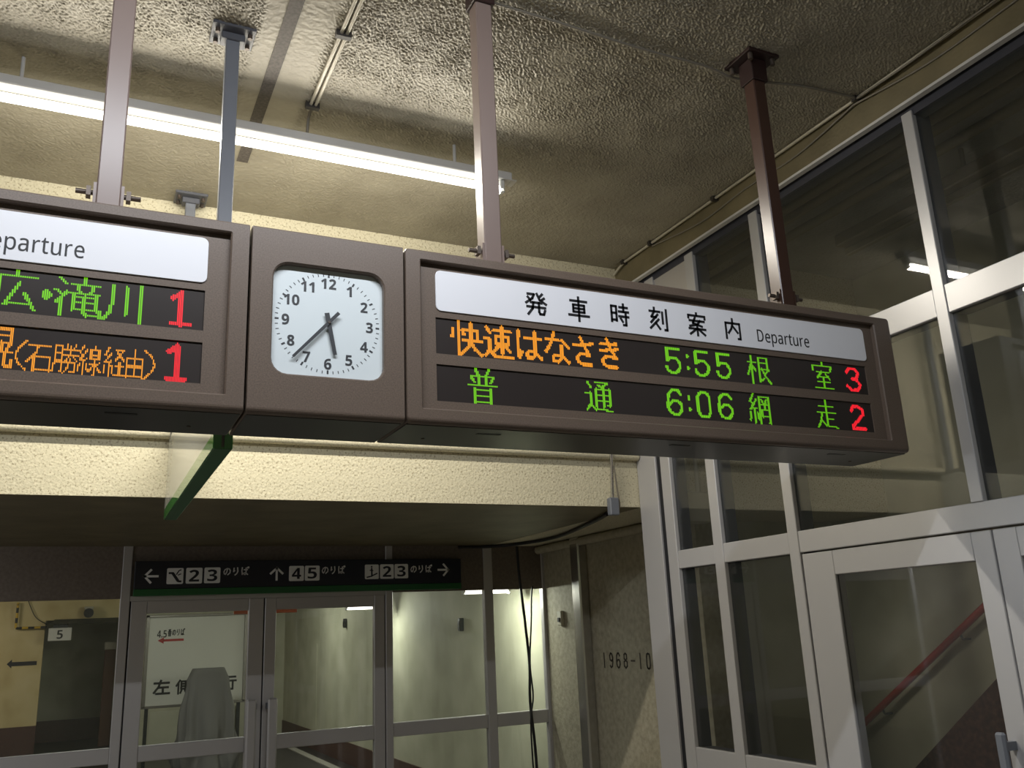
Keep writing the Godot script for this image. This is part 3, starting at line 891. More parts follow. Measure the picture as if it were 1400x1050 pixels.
func build_glazed_wall() -> void:
	var x0 := GLASS_X - 0.01
	var x1 := GLASS_X + 0.11
	var gx := GLASS_X + 0.013
	var s := structure("window_2", "tall aluminium framed glazed wall beside the boards")
	var al: Material = M.aluminium
	var zend := 4.98
	# header painted like the ceiling, with a pale bead under it
	part_box("header", Vector3(3.15, 4.035, BEAM_Z), Vector3(3.175, CEIL + 0.02, zend), M.olive_and_shade, s)
	part_box("header_core", Vector3(3.175, CEIL, BEAM_Z), Vector3(3.34, CEIL + 0.3, zend), M.olive_and_shade, s)
	part_box("top_frame", Vector3(3.2, 3.985, BEAM_Z), Vector3(3.275, CEIL, zend), M.frame_shaded, s)  # dark colour stands in for the shade behind the header
	part_box("header_bead", Vector3(3.147, 4.022, BEAM_Z), Vector3(3.178, 4.035, zend), M.lamp_white, s)
	# mullions: [z from, z to, y from, y to]
	for m in [[-4.50, -4.405, 0.0, 4.008], [-4.06, -3.98, 0.0, 4.008], [-3.465, -3.395, 0.0, 4.008], [-2.41, -2.353, 2.255, 4.008], [-1.25, -1.19, 0.0, 4.008], [0.4, 0.46, 0.0, 4.008], [2.4, 2.46, 0.0, 4.008]]:
		member("mullion", Vector2(m[0], m[2]), Vector2(m[1], m[3]), 0.0, s)
	part_box("end_plate", Vector3(x0 + 0.006, 0, BEAM_Z + 0.005), Vector3(x1, 4.008, -4.56), al, s, 0.003)
	part_box("end_groove", Vector3(x0 + 0.02, 0, -4.56), Vector3(x1, 4.008, -4.50), M.gasket, s)
	part_box("solid_panel", Vector3(x0 + 0.015, 3.17, -4.56), Vector3(x1 - 0.02, 4.008, -4.06), M.aluminium_dull, s)
	# transoms and rails, one length per bay
	var bays := [[-4.405, -4.06], [-3.98, -3.465], [-3.395, -2.41], [-2.353, -1.25], [-1.19, 0.4], [0.46, 2.4], [2.46, zend]]
	for i in bays.size():
		var b: Array = bays[i]
		member("transom", Vector2(b[0], 3.045), Vector2(b[1], 3.17), 0.004, s)
		if i > 0:
			part_box("pane", Vector3(gx, 3.17, b[0]), Vector3(gx + 0.006, 4.008, b[1]), M.glass, s)
		part_box("pane", Vector3(gx, 2.255, b[0]), Vector3(gx + 0.006, 3.045, b[1]), M.glass, s)
		if i != 3:
			member("rail", Vector2(b[0], 2.15), Vector2(b[1] if i != 2 else -1.25, 2.255), 0.004, s)
		if i != 2 and i != 3:
			part_box("pane", Vector3(gx, 1.165, b[0]), Vector3(gx + 0.006, 2.15, b[1]), M.glass, s)
			member("low_rail", Vector2(b[0], 1.04), Vector2(b[1], 1.165), 0.004, s)
			part_box("pane", Vector3(gx, 0.12, b[0]), Vector3(gx + 0.006, 1.04, b[1]), M.glass, s)
			part_box("sill", Vector3(x0 + 0.004, 0, b[0]), Vector3(x1, 0.12, b[1]), al, s, 0.003)
	part_box("post", Vector3(x0, 0, -1.3), Vector3(x1, 2.15, -1.25), al, s, 0.003)
	# two door leaves in it
	for i in 2:
		var z0: float = [-3.39, -2.345][i]
		var z1: float = [-2.352, -1.305][i]
		var d := structure("door_%d" % (i + 3), "glass door leaf in the glazed wall")
		var xa := x0 + 0.008
		var xb := x1 - 0.05
		var w0: float = [0.2, 0.1][i]
		var w1: float = [0.09, 0.2][i]
		part_box("stile", Vector3(xa, 0.01, z0), Vector3(xb, 2.142, z0 + w0), al, d, 0.003)
		part_box("stile", Vector3(xa, 0.01, z1 - w1), Vector3(xb, 2.142, z1), al, d, 0.003)
		part_box("top_rail", Vector3(xa, 2.03, z0 + w0), Vector3(xb, 2.142, z1 - w1), al, d, 0.003)
		part_box("bottom_rail", Vector3(xa, 0.01, z0 + w0), Vector3(xb, 0.2, z1 - w1), al, d, 0.003)
		part_box("pane", Vector3(gx, 0.2, z0 + w0), Vector3(gx + 0.006, 2.03, z1 - w1), M.glass, d)
		var hz: float = [z1 - 0.065, z0 + 0.065][i]
		var st := new_st()
		box(st, Vector3(x0 - 0.07, 0.8, hz - 0.02), Vector3(x0 - 0.045, 1.4, hz + 0.02), 0.008)
		var h := put("handle", st, M.steel_grey, d)
		for y in [0.88, 1.35]:
			part_box("bracket", Vector3(x0 - 0.05, y - 0.015, hz - 0.012), Vector3(xa + 0.002, y + 0.015, hz + 0.012), M.steel_grey, h)

# ------------------------------------------------------------------ dim stair hall beyond the glazed wall
func build_stair_hall() -> void:
	var w := structure("wall_right", "pale plaster wall of the stair hall")
	part_box("plaster", Vector3(5.4, 0, -5.4), Vector3(5.6, 4.9, 5.2), M.corridor_wall, w)
	var b := structure("wall_stair_end", "plaster wall under the beam in the stair hall")
	part_box("plaster", Vector3(3.95, 0, -5.5), Vector3(5.6, SOFFIT, -5.35), M.corridor_wall, b)
	var c := structure("ceiling_stair", "dark stair hall ceiling")
	part_box("slab", Vector3(3.34, 4.42, BEAM_Z), Vector3(5.6, 4.7, 5.2), M.stucco, c)
	# pipes and ducts along that ceiling
	var rows := [[3.68, 4.22, 0.03], [3.78, 4.22, 0.032], [3.98, 4.22, 0.03]]
	for i in 3:
		var st := new_st()
		tube(st, [Vector3(rows[i][0], rows[i][1], BEAM_Z), Vector3(rows[i][0], rows[i][1], 4.9)], rows[i][2], 10)
		tag(put("ceiling_pipe", st, M.pipe_paint), ["thin painted pipe on the stair hall ceiling nearest the glazed wall", "thicker painted pipe beside the thin one on the stair hall ceiling", "painted pipe between the other pipes and the duct beyond the glass"][i], "pipe", "pipes on the stair hall ceiling")
	var du := thing("ceiling_duct", "slim box duct along the stair hall ceiling beyond the glass", "duct", Vector3(4.42, 4.2, 0))
	part_box("casing", Vector3(-0.06, 0, -3.95), Vector3(0.06, 0.08, 4.8), M.pipe_paint, du, 0.008)
	part_box("under_rail", Vector3(0.02, -0.05, -3.95), Vector3(0.06, 0, 4.8), M.pipe_paint, du, 0.006)
	for z in [-3.0, -1.5, 0.0, 1.5, 3.0]:
		part_box("hanger", Vector3(-0.01, 0.08, z), Vector3(0.01, 0.22, z + 0.02), M.pipe_paint, du)
	# stairs rising towards the concourse front, with a red handrail
	var s := thing("staircase", "dark staircase rising along the wall of the stair hall beyond the glass", "stairs", Vector3(4.75, 0, -5.0))
	var rise := 0.178
	var run := 0.22
	for k in 14:
		part_box("step", Vector3(0, rise * k * 1.0, run * k + 0.2), Vector3(0.64, rise * (k + 1), run * (k + 1) + 0.215), M.floor_tiles, s)
	var st2 := new_st()
	var p := [Vector2(0.2, 0), Vector2(0.2, 0.48), Vector2(0.2 + run * 14, rise * 14 + 0.48), Vector2(0.2 + run * 14, 0)]
	var f := []
	var g := []
	for q in p:
		f.append(Vector3(-0.05, q.y, q.x))
		g.append(Vector3(0, q.y, q.x))
	quad(st2, f[0], f[3], f[2], f[1])
	quad(st2, g[0], g[1], g[2], g[3])
	for k in 4:
		var k1 := (k + 1) % 4
		quad(st2, f[k], f[k1], g[k1], g[k])
	put("stringer", st2, M.dado, s)
	var r := thing("handrail", "red painted handrail sloping up on the stair hall wall", "handrail", Vector3.ZERO)
	var st3 := new_st()
	tube(st3, [Vector3(5.3, 1.0, -5.3), Vector3(5.3, 2.9, -2.5)], 0.024, 10)
	put("bar", st3, M.red_paint, r)
	for k in 4:
		var t := 0.1 + 0.27 * k
		var at := Vector3(5.3, 1.0, -5.3).lerp(Vector3(5.3, 2.9, -2.5), t)
		st3 = new_st()
		tube(st3, [at, at + Vector3(0.03, -0.05, 0), at + Vector3(0.1, -0.05, 0)], 0.009, 6)
		put("wall_bracket", st3, M.steel_grey, r)
	# a junction box with two conduits on the beam beyond the glass
	var j := thing("junction_box", "pale box under two conduits on the beam beyond the glass", "box", Vector3(3.59, 2.46, BEAM_Z))
	part_box("housing", Vector3(-0.095, 0, -0.004), Vector3(0.095, 0.2, 0.1), M.box_cream, j, 0.008)
	for dx in [-0.045, 0.045]:
		st3 = new_st()
		cylinder_y(st3, Vector3(dx, 0.2, 0.045), 0.017, 1.7)
		put("conduit", st3, M.box_cream, j)

# ------------------------------------------------------------------ the boards and the clock
func cabinet_shell(st: SurfaceTool, x0: float, x1: float, y0: float, y1: float, ix0: float, ix1: float, iy0: float, iy1: float, ir: float, depth: float, floor_cap: bool, bl := 0.002, br := 0.002, cr := 0.004) -> void:
	# edges: tight at the joints, a small bevel on top, a fuller one below
	var r := 0.016
	var loops := [rr(x0, x1, y0, y1, 0.004, -2.70)]
	for k in 6:
		var a := PI / 2 * k / 5.0
		var e := 1.0 - cos(a)
		loops.append(rr(x0 + bl * e, x1 - br * e, y0 + 0.016 * e, y1 - 0.007 * e, maxf(cr - 0.004 * e, 0.001), FACE_Z - r + r * sin(a)))
	loops.append(rr(ix0 - 0.004, ix1 + 0.004, iy0 - 0.004, iy1 + 0.004, ir + 0.004, FACE_Z))
	loops.append(rr(ix0, ix1, iy0, iy1, ir, FACE_Z - 0.004))
	loops.append(rr(ix0, ix1, iy0, iy1, ir, FACE_Z - depth))
	loft(st, loops, true, floor_cap)

func hanging_pole(board: Node, x: float, m: Material, plate_m: Material) -> void:
	var z := -2.55
	var p := part_box("hanging_pole", Vector3(x - 0.032, 3.0, z - 0.032), Vector3(x + 0.032, CEIL - 0.012, z + 0.032), m, board, 0.004)
	part_box("ceiling_plate", Vector3(x - 0.083, CEIL - 0.016, z - 0.083), Vector3(x + 0.083, CEIL + 0.005, z + 0.083), plate_m, p, 0.002)
	part_box("collar", Vector3(x - 0.042, CEIL - 0.12, z - 0.042), Vector3(x + 0.042, CEIL - 0.016, z + 0.042), plate_m, p, 0.003)
	for dx in [-0.06, 0.06]:
		for dz in [-0.06, 0.06]:
			var st := new_st()
			tube(st, [Vector3(x + dx, CEIL - 0.045, z + dz), Vector3(x + dx, CEIL - 0.016, z + dz)], 0.011, 6)
			put("nut", st, M.bolt, p)
	for s in [-1, 1]:
		part_box("foot_angle", Vector3(x + s * 0.036 - 0.004, 3.0, z - 0.03), Vector3(x + s * 0.036 + 0.004, 3.115, z + 0.03), m, p)
		part_box("foot_flange", Vector3(x + s * 0.06 - 0.025, 3.0, z - 0.03), Vector3(x + s * 0.06 + 0.025, 3.006, z + 0.03), m, p)
		var st2 := new_st()
		tube(st2, [Vector3(x + s * 0.034, 3.088, z + 0.015), Vector3(x + s * 0.085, 3.088, z + 0.015)], 0.0075, 6)
		box(st2, Vector3(x + s * 0.052 - 0.006, 3.074, z + 0.001), Vector3(x + s * 0.052 + 0.006, 3.102, z + 0.029))
		put("foot_bolt", st2, M.bolt, p)

func board(label: String, x0: float, x1: float, wx0: float, wx1: float, hx0: float, hx1: float) -> Node3D:
	var t := thing("departure_board", label, "board")
	var y0 := 2.445
	var y1 := 3.0
	var ix0 := wx0 - 0.052
	var ix1 := wx1 + 0.06
	var iy0 := 2.492
	var iy1 := 2.964
	var st := new_st()
	cabinet_shell(st, x0, x1, y0, y1, ix0, ix1, iy0, iy1, 0.002, 0.02, false, 0.002 if x0 > 0 else 0.014, 0.014 if x0 > 0 else 0.002, 0.014 if x0 > 0 else 0.005)
	put("cabinet", st, M.cabinet_paint, t)
	# inner fascia round the two display windows
	st = new_st()
	var zf := FACE_Z - 0.02
	for q in [[ix0, 2.788, ix1, iy1], [ix0, 2.637, ix1, 2.671], [ix0, iy0, ix1, 2.521], [ix0, 2.671, wx0, 2.788], [wx1, 2.671, ix1, 2.788], [ix0, 2.521, wx0, 2.637], [wx1, 2.521, ix1, 2.637]]:
		box(st, Vector3(q[0], q[1], zf - 0.014), Vector3(q[2], q[3], zf))
	put("fascia", st, M.cabinet_paint, t)
	# white header with rounded ends
	st = new_st()
	loft(st, [rr(hx0, hx1, 2.809, 2.944, 0.018, zf), rr(hx0, hx1, 2.809, 2.944, 0.018, zf + 0.003), rr(hx0 + 0.001, hx1 - 0.001, 2.81, 2.943, 0.017, zf + 0.004)])
	put("header_panel", st, M.header_white, t)
	return t

func build_boards() -> void:
	var green := Color8(108, 200, 6)
	var green2 := Color8(96, 186, 4)
	var amber := Color8(255, 158, 26)
	var red := Color8(255, 26, 44)
	var zl := FACE_Z - 0.0245
	# right board
	var b := board("brown departure board listing 5:55 and 6:06, right of the clock", 0.825, 2.89, 0.928, 2.735, 0.929, 2.747)
	var head: Node = b.get_node("header_panel")
	var st := new_st()
	for c in [["発", 1.239, 1.320], ["車", 1.398, 1.482], ["時", 1.562, 1.640], ["刻", 1.722, 1.802], ["案", 1.884, 1.970], ["内", 2.046, 2.130]]:
		st = new_st()
		stroke_glyph(st, c[0], c[1], c[2], 2.916, 2.831, FACE_Z - 0.016, 0.0088, 0.0008)
		put("character", st, M.ink, head)
	text("english_lettering", "Departure", 0.047, M.ink, head, Vector3(2.326, 2.853, FACE_Z - 0.0158), false, 0.252, 0.001)
	var y1t := 2.785
	var y1b := 2.674
	var y2t := 2.633
	var y2b := 2.523
	led_window("display_window", 0.928, 2.735, 2.788, 2.671, [
		["快", 0.978, 1.088, y1t, y1b, amber, 1.25, 1.0], ["速", 1.088, 1.195, y1t, y1b, amber, 1.25, 1.0], ["は", 1.197, 1.303, y1t, y1b, amber, 1.25, 1.1],
		["な", 1.303, 1.409, y1t, y1b, amber, 1.25, 1.1], ["さ", 1.405, 1.505, y1t, y1b, amber, 1.25, 1.1], ["き", 1.503, 1.605, y1t, y1b, amber, 1.25, 1.1],
		["5", 1.763, 1.867, 2.777, 2.681, green, 1.25, 1.0], [":", 1.825, 1.925, 2.777, 2.681, green, 1.5, 1.5], ["5", 1.886, 1.99, 2.777, 2.681, green, 1.25, 1.0], ["5", 1.982, 2.086, 2.777, 2.681, green, 1.25, 1.0],
		["根", 2.139, 2.25, y1t, y1b, green2, 1.0, 0.52], ["室", 2.452, 2.565, y1t, y1b, green2, 1.0, 0.52], ["3", 2.605, 2.722, 2.778, 2.681, red, 1.4, 1.3]], b, zl)
	led_window("display_window", 0.928, 2.735, 2.637, 2.521, [
		["普", 1.026, 1.137, y2t, y2b, green, 1.0, 0.52], ["通", 1.445, 1.555, y2t, y2b, green, 1.0, 0.52],
		["6", 1.754, 1.858, 2.627, 2.53, green, 1.25, 1.0], [":", 1.815, 1.915, 2.625, 2.53, green, 1.5, 1.5], ["0", 1.876, 1.98, 2.627, 2.53, green, 1.25, 1.0], ["6", 1.972, 2.076, 2.627, 2.53, green, 1.25, 1.0],
		["網", 2.126, 2.23, y2t, y2b, green2, 1.0, 0.52], ["走", 2.442, 2.553, y2t, y2b, green2, 1.0, 0.52], ["2", 2.6, 2.715, 2.627, 2.527, red, 1.4, 1.3]], b, zl)
	hanging_pole(b, 1.182, M.pole_paint, M.plate_dark)
	hanging_pole(b, 2.48, M.pole_brown, M.plate_dark)
	underside(b, 0.825, 2.89)
	# left board
	b = board("brown departure board with two red number ones, left of the clock", -1.70, 0.3625, -1.6, 0.25, -1.6, 0.253)
	head = b.get_node("header_panel")
	text("english_lettering", "Departure", 0.047, M.ink, head, Vector3(-0.183, 2.853, FACE_Z - 0.0158), false, 0.252, 0.001)
	led_window("display_window", -1.6, 0.25, 2.788, 2.671, [
		["広", -0.262, -0.152, y1t, y1b, green, 1.0, 0.52], ["・", -0.19, -0.08, y1t, y1b, green, 2.6, 2.6], ["滝", -0.116, -0.004, y1t, y1b, green, 1.0, 0.52], ["川", -0.004, 0.108, y1t, y1b, green, 1.0, 0.8],
		["1", 0.135, 0.237, 2.778, 2.68, red, 1.6, 1.05]], b, zl)
	led_window("display_window", -1.6, 0.25, 2.637, 2.521, [
		["幌", -0.285, -0.195, y2t, y2b, amber, 1.0, 0.8], ["(", -0.198, -0.158, 2.602, 2.524, amber, 0.6, 0.6], ["石", -0.166, -0.106, 2.602, 2.521, amber, 0.6, 0.6], ["勝", -0.109, -0.047, 2.602, 2.521, amber, 0.56, 0.56],
		["線", -0.05, 0.007, 2.602, 2.521, amber, 0.56, 0.56], ["経", 0.01, 0.064, 2.602, 2.521, amber, 0.56, 0.56], ["由", 0.058, 0.112, 2.602, 2.521, amber, 0.6, 0.6], [")", 0.103, 0.143, 2.602, 2.524, amber, 0.6, 0.6],
		["1", 0.133, 0.235, 2.625, 2.525, red, 2.0, 1.2]], b, zl, 0.0038)
	hanging_pole(b, -0.012, M.pole_paint, M.plate_dark)
	hanging_pole(b, -1.3, M.pole_paint, M.plate_dark)
	underside(b, -1.70, 0.3625)
	build_clock()

# small screws and a vent slot under a cabinet
func underside(b: Node, x0: float, x1: float) -> void:
	part_box("bottom_panel", Vector3(x0 + 0.006, 2.4432, -2.694), Vector3(x1 - 0.006, 2.4455, -2.424), M.underside_black, b)
	for k in 3:
		var x := lerpf(x0 + 0.3, x1 - 0.3, k / 2.0)
		part_box("vent_slot", Vector3(x - 0.04, 2.442, -2.50), Vector3(x + 0.04, 2.4445, -2.485), M.black_plastic, b)
	for x in [x0 + 0.12, x1 - 0.12]:
		var st := new_st()
		tube(st, [Vector3(x, 2.441, -2.6), Vector3(x, 2.446, -2.6)], 0.006, 8)
		put("screw", st, M.bolt, b)

func build_clock() -> void:
	var t := thing("wall_clock", "square faced clock in a brown cabinet between the two boards", "clock")
	var x0 := 0.3675
	var x1 := 0.82
	var cx := 0.594
	var cy := 2.730
	var st := new_st()
	cabinet_shell(st, x0, x1, 2.445, 3.0, cx - 0.163, cx + 0.163, cy - 0.167, cy + 0.165, 0.045, 0.02, false)
	put("cabinet", st, M.cabinet_paint, t)
	st = new_st()
	loft(st, [rr(cx - 0.163, cx + 0.163, cy - 0.167, cy + 0.165, 0.045, FACE_Z - 0.026), rr(cx - 0.163, cx + 0.163, cy - 0.167, cy + 0.165, 0.045, FACE_Z - 0.02)])
	part_box("bottom_panel", Vector3(x0 + 0.006, 2.4432, -2.694), Vector3(x1 - 0.006, 2.4455, -2.424), M.underside_black, t)
	var dial := put("dial", st, M.dial, t)
	var zd := FACE_Z - 0.02
	for k in 60:
		var a := TAU * k / 60.0
		var big := k % 5 == 0
		st = new_st()
		var w := 0.0026 if big else 0.0011
		var l := 0.011 if big else 0.0085
		box(st, Vector3(-w, 0.1535 - l, 0), Vector3(w, 0.1535, 0.0006))
		var o := put("minute_mark", st, M.dial_ink, dial)
		o.rotation.z = -a
		o.position = Vector3(cx, cy, zd)
	for k in 12:
		var a := TAU * (k + 1) / 12.0
		text("numeral", str(k + 1), 0.031, M.dial_ink, dial, Vector3(cx + sin(a) * 0.1235, cy + cos(a) * 0.1235, zd + 0.0008), true, 0.0, 0.001)
	# 5:37
	var hands := [["hour_hand", 168.5, 0.0052, 0.098, 0.03, 0.007], ["minute_hand", 222.0, 0.0038, 0.152, 0.043, 0.011]]
	for h in hands:
		st = new_st()
		var w: float = h[2]
		var l: float = h[3]
		var tl: float = h[4]
		loft(st, [[Vector3(w, l, 0), Vector3(-w, l, 0), Vector3(-w * 1.35, -tl, 0), Vector3(w * 1.35, -tl, 0)], [Vector3(w, l, 0.0015), Vector3(-w, l, 0.0015), Vector3(-w * 1.35, -tl, 0.0015), Vector3(w * 1.35, -tl, 0.0015)]])
		var o := put(h[0], st, M.dial_ink, t)
		o.rotation.z = -deg_to_rad(h[1])
		o.position = Vector3(cx, cy, zd + h[5])
	st = new_st()
	tube(st, [Vector3(cx, cy, zd), Vector3(cx, cy, zd + 0.014)], 0.004, 10)
	put("spindle", st, M.bolt, t)

# ------------------------------------------------------------------ the green platform sign hung crosswise behind the boards
func build_direction_sign() -> void:
	var t := thing("hanging_direction_sign", "green edged box sign hung end-on behind the boards on two grey posts", "sign")
	var x := 0.385
	var h := 0.031
	var z0 := -4.80
	var z1 := -2.96
	part_box("body", Vector3(x - h + 0.002, 2.462, z0 + 0.003), Vector3(x + h - 0.002, 2.86, z1 - 0.003), M.sign_end, t)
	for s in [-1, 1]:
		var xa: float = x + s * h
		part_box("face", Vector3(minf(xa, xa - s * 0.004), 2.508, z0), Vector3(maxf(xa, xa - s * 0.004), 2.86, z1), M.acrylic_white, t)
		part_box("green_band", Vector3(minf(xa, xa - s * 0.005), 2.458, z0), Vector3(maxf(xa, xa - s * 0.005), 2.508, z1), M.acrylic_green, t)
	part_box("bottom_edge", Vector3(x - h + 0.004, 2.455, z0), Vector3(x + h - 0.004, 2.462, z1), M.sign_green, t)
	for s in [-1, 1]:
		part_box("end_cap", Vector3(x + s * 0.017 - 0.012, 2.458, z1 - 0.003), Vector3(x + s * 0.017 + 0.012, 2.515, z1 + 0.002), M.sign_green, t)
	part_box("top_rail", Vector3(x - h, 2.86, z0), Vector3(x + h, 2.89, z1), M.plate_grey, t, 0.003)
	for z in [-3.2, -4.69]:
		var p := part_box("post", Vector3(x - 0.026, 2.86, z - 0.02), Vector3(x + 0.026, CEIL - 0.01, z + 0.02), M.steel_grey, t, 0.003)
		part_box("ceiling_plate", Vector3(x - 0.083, CEIL - 0.014, z - 0.07), Vector3(x + 0.083, CEIL + 0.004, z + 0.07), M.plate_grey, p, 0.003)
		part_box("collar", Vector3(x - 0.045, CEIL - 0.045, z - 0.03), Vector3(x + 0.045, CEIL - 0.014, z + 0.03), M.plate_grey, p, 0.003)
		for dx in [-0.062, 0.062]:
			for dz in [-0.035, 0.035]:
				var st := new_st()
				tube(st, [Vector3(x + dx, CEIL - 0.032, z + dz), Vector3(x + dx, CEIL - 0.014, z + dz)], 0.01, 6)
				put("nut", st, M.bolt, p)

# ------------------------------------------------------------------ platform sign over the doors
func build_door_sign() -> void:
	var t := thing("platform_sign", "long navy sign over the glass doors with platform numbers and arrows", "sign", Vector3(0, 0, DOOR_Z))
	part_box("panel", Vector3(0.352, 2.245, -0.012), Vector3(2.92, 2.447, 0.06), M.sign_navy, t, 0.003)
	part_box("green_strip", Vector3(0.352, 2.197, -0.012), Vector3(2.92, 2.245, 0.062), M.sign_green, t, 0.002)
	var z := 0.06
	var navy: Material = M.sign_navy
	var white: Material = M.sign_text
	# arrows
	arrow(t, Vector2(0.466, 2.337), 0.0, z)
	arrow(t, Vector2(1.373, 2.34), -PI / 2, z)
	arrow(t, Vector2(2.757, 2.356), PI, z)
	# number tiles
	var tiles := [[0.572, "stairs"], [0.706, "2"], [0.836, "3"], [1.468, "4"], [1.592, "5"], [2.078, "up"], [2.206, "2"], [2.33, "3"]]
	for q in tiles:
		var x: float = q[0]
		var yc: float = 2.336 + (x - 0.57) * 0.0075
		var st := new_st()
		loft(st, [rr(x, x + 0.116, yc - 0.058, yc + 0.058, 0.01, z), rr(x, x + 0.116, yc - 0.058, yc + 0.058, 0.01, z + 0.003)])
		var o := put("tile", st, white, t)
		if q[1] == "stairs":
			st = new_st()
			bar2(st, Vector2(x + 0.012, yc + 0.022), Vector2(x + 0.045, yc + 0.022), 0.014, z + 0.003)
			bar2(st, Vector2(x + 0.04, yc + 0.022), Vector2(x + 0.08, yc - 0.036), 0.02, z + 0.003)
			bar2(st, Vector2(x + 0.076, yc - 0.038), Vector2(x + 0.104, yc - 0.04), 0.014, z + 0.003)
			bar2(st, Vector2(x + 0.066, yc + 0.01), Vector2(x + 0.084, yc + 0.04), 0.008, z + 0.003)
			bar2(st, Vector2(x + 0.084, yc + 0.04), Vector2(x + 0.1, yc + 0.046), 0.008, z + 0.003)
			bar2(st, Vector2(x + 0.076, yc + 0.006), Vector2(x + 0.1, yc + 0.016), 0.007, z + 0.003)
			put("stairs_symbol", st, navy, o)
		elif q[1] == "up":
			st = new_st()
			bar2(st, Vector2(x + 0.014, yc - 0.044), Vector2(x + 0.06, yc - 0.034), 0.01, z + 0.003)
			bar2(st, Vector2(x + 0.056, yc - 0.034), Vector2(x + 0.104, yc - 0.012), 0.01, z + 0.003)
			bar2(st, Vector2(x + 0.058, yc - 0.03), Vector2(x + 0.056, yc + 0.03), 0.013, z + 0.003)
			bar2(st, Vector2(x + 0.05, yc + 0.04), Vector2(x + 0.062, yc + 0.04), 0.014, z + 0.003)
			bar2(st, Vector2(x + 0.04, yc + 0.012), Vector2(x + 0.07, yc + 0.01), 0.008, z + 0.003)
			put("escalator_symbol", st, navy, o)
		else:
			text("number", q[1], 0.084, navy, o, Vector3(x + 0.058, yc, z + 0.0035), true, 0.072, 0.001)
	for x in [0.97, 1.722, 2.464]:
		var st := new_st()
		for k in 3:
			st = new_st()
			stroke_glyph(st, ["の", "り", "ば"][k], x + k * 0.066, x + k * 0.066 + 0.062, 2.398, 2.332, z, 0.0085, 0.001)
			put("character", st, white, t)

func bar2(st: SurfaceTool, a: Vector2, b: Vector2, w: float, z: float) -> void:
	var d := (b - a).normalized()
	var n := Vector2(-d.y, d.x) * w / 2
	var c := [a + n, b + n, b - n, a - n]
	var f := []
	var k := []
	for p in c:
		f.append(Vector3(p.x, p.y, z + 0.001))
		k.append(Vector3(p.x, p.y, z))
	quad(st, f[0], f[1], f[2], f[3])
	for j in 4:
		var j1 := (j + 1) % 4
		quad(st, k[j], k[j1], f[j1], f[j])

# an outlined arrow pointing left before it is turned
func arrow(t: Node, at: Vector2, turn: float, z: float) -> void:
	var st := new_st()
	bar2(st, Vector2(-0.044, 0), Vector2(0.05, 0), 0.016, 0)
	bar2(st, Vector2(-0.052, 0.006), Vector2(0.0, -0.05), 0.016, 0)
	bar2(st, Vector2(-0.052, -0.006), Vector2(0.0, 0.05), 0.016, 0)
	var o := put("arrow", st, M.sign_text, t)
	o.position = Vector3(at.x, at.y, z)
	o.rotation.z = turn

# ------------------------------------------------------------------ conduits, wires and a dark strip on the ceiling
func build_ceiling_fittings() -> void:
	# thin dark strip along the smooth band
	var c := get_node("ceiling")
	part_box("dark_strip", Vector3(0.552, CEIL - 0.0035, -4.2), Vector3(0.606, CEIL + 0.002, -1.2), M.strip_dark, c)
	# double conduit to the lamp
	var t := thing("ceiling_conduit", "pair of pale conduits on the ceiling leading to the fluorescent tube", "conduit", Vector3(0, CEIL, 0))
	for dx in [0.0, 0.022]:
		var st := new_st()
		tube(st, [Vector3(0.775 + dx, -0.014, -1.0), Vector3(0.78 + dx, -0.014, -3.6)], 0.008, 8)
		put("pipe", st, M.conduit, t)
	var st := new_st()
	tube(st, curve_points([Vector3(0.786, -0.014, -3.55), Vector3(0.79, -0.03, -3.64), Vector3(0.79, -0.1, -3.665)]), 0.007, 8)
	put("drop_cable", st, M.cable, t)
	for z in [-3.02, -3.56]:
		part_box("clip", Vector3(0.757, -0.03, z - 0.012), Vector3(0.82, 0.0, z + 0.012), M.clip, t)
	# conduit along the header
	t = thing("header_conduit", "thin conduit running along the ceiling edge above the glazed wall", "conduit", Vector3(0, CEIL, 0))
	st = new_st()
	tube(st, curve_points([Vector3(3.13, -0.014, 1.0), Vector3(3.13, -0.014, -2.5), Vector3(3.13, -0.014, -4.45), Vector3(3.125, -0.02, -4.62), Vector3(3.12, -0.06, -4.74)], 8), 0.0085, 8)
	put("pipe", st, M.conduit, t)
	for z in [-1.4, -2.58, -3.65, -4.3, -4.62]:
		part_box("clip", Vector3(3.11, -0.028, z - 0.012), Vector3(3.15, 0.0, z + 0.012), M.clip, t)
	for l in [[Vector3(3.135, -0.03, -2.6), Vector3(3.143, -0.08, -3.0), Vector3(3.143, -0.07, -3.4), Vector3(3.14, -0.09, -3.8), Vector3(3.14, -0.03, -4.3)], [Vector3(3.135, -0.03, -2.6), Vector3(3.143, -0.07, -2.2), Vector3(3.143, -0.06, -1.8), Vector3(3.14, -0.03, -1.2)], [Vector3(3.12, -0.02, -2.6), Vector3(3.115, -0.03, -2.3), Vector3(3.11, -0.025, -1.9), Vector3(3.09, -0.02, -1.2)]]:
		st = new_st()
		tube(st, curve_points(l), 0.005, 6)
		put("slack_cable", st, M.cable, t)
	# wire between the poles' plates
	st = new_st()
	tube(st, curve_points([Vector3(1.2, CEIL - 0.012, -2.62), Vector3(1.6, CEIL - 0.012, -2.63), Vector3(1.95, CEIL - 0.012, -2.645), Vector3(2.3, CEIL - 0.014, -2.64), Vector3(2.48, CEIL - 0.03, -2.645), Vector3(2.8, CEIL - 0.012, -2.6), Vector3(3.12, CEIL - 0.012, -2.575)]), 0.006, 6)
	tag(put("ceiling_wire", st, M.cable), "thin grey wire running across the ceiling between the board poles", "wire")

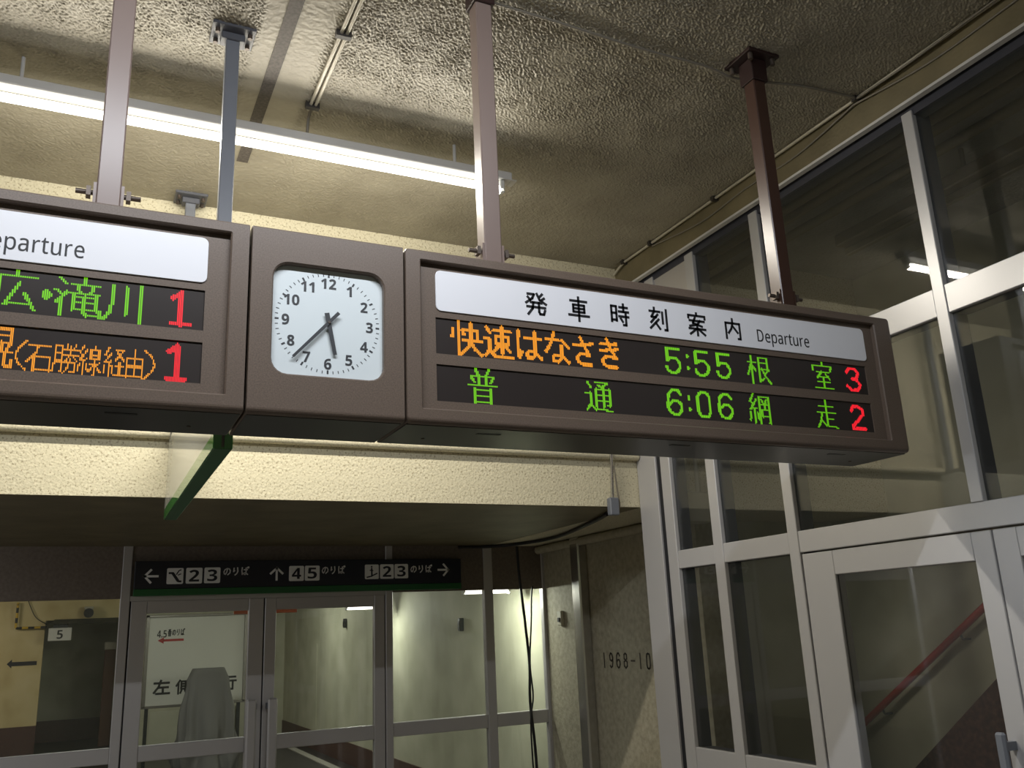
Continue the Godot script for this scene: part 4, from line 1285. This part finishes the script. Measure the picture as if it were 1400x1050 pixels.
# ------------------------------------------------------------------ pipe, drop conduit and cables on the beam
func build_beam_fittings() -> void:
	var st := new_st()
	tube(st, [Vector3(-5.9, 2.885, BEAM_Z + 0.03), Vector3(3.19, 2.885, BEAM_Z + 0.03)], 0.026, 12)
	tag(put("beam_pipe", st, M.wall_plaster), "cream painted pipe along the beam under the boards", "pipe")
	var d := thing("drop_conduit", "bent grey conduit with a small connector at the beam's lower edge", "conduit", Vector3(2.975, SOFFIT, BEAM_Z))
	st = new_st()
	tube(st, curve_points([Vector3(-0.012, 0.42, 0.075), Vector3(-0.005, 0.25, 0.06), Vector3(0.0, 0.05, 0.035), Vector3(0.003, -0.04, 0.03)]), 0.011, 8)
	put("pipe", st, M.steel_bright, d)
	part_box("connector", Vector3(-0.03, -0.06, 0.01), Vector3(0.035, 0.05, 0.055), M.steel_grey, d, 0.006)
	st = new_st()
	tube(st, curve_points([Vector3(0.005, 0.25, 0.07), Vector3(0.03, 0.1, 0.05), Vector3(0.055, -0.01, 0.02), Vector3(0.06, -0.022, -0.1)]), 0.005, 6)
	put("side_cable", st, M.cable, d)
	# cable on the soffit, pipe along the side wall, hanging cables by the screen
	st = new_st()
	tube(st, curve_points([Vector3(3.06, SOFFIT - 0.022, -4.95), Vector3(3.2, SOFFIT - 0.022, -5.4), Vector3(3.42, SOFFIT - 0.022, -6.4), Vector3(3.25, SOFFIT - 0.022, -7.0), Vector3(2.9, SOFFIT - 0.022, -7.14)]), 0.014, 8)
	tag(put("soffit_cable", st, M.cable_black), "black cable curving under the beam towards the doors", "cable")
	st = new_st()
	tube(st, [Vector3(3.69, SOFFIT - 0.045, -7.19), Vector3(3.69, SOFFIT - 0.045, -4.8)], 0.035, 10)
	tag(put("soffit_pipe", st, M.concrete), "painted pipe under the beam along the concrete side wall", "pipe")
	var hang := [
		["black cable hanging slack before the narrow end pane", [Vector3(3.43, SOFFIT - 0.02, -7.08), Vector3(3.44, 2.3, -7.08), Vector3(3.475, 1.9, -7.08), Vector3(3.5, 1.55, -7.08), Vector3(3.495, 1.25, -7.09), Vector3(3.53, 0.8, -7.1), Vector3(3.54, 0.0, -7.1)]],
		["thin second cable twisted beside the hanging black cable", [Vector3(3.545, 2.2, -7.04), Vector3(3.53, 2.12, -7.04), Vector3(3.515, 1.9, -7.04), Vector3(3.485, 1.56, -7.04), Vector3(3.5, 1.3, -7.04), Vector3(3.465, 1.0, -7.04), Vector3(3.5, 0.0, -7.04)]]]
	for i in 2:
		st = new_st()
		tube(st, curve_points(hang[i][1]), [0.012, 0.007][i], 6)
		tag(put("hanging_cable", st, M.cable_black), hang[i][0], "cable", "cables hanging before the end pane")
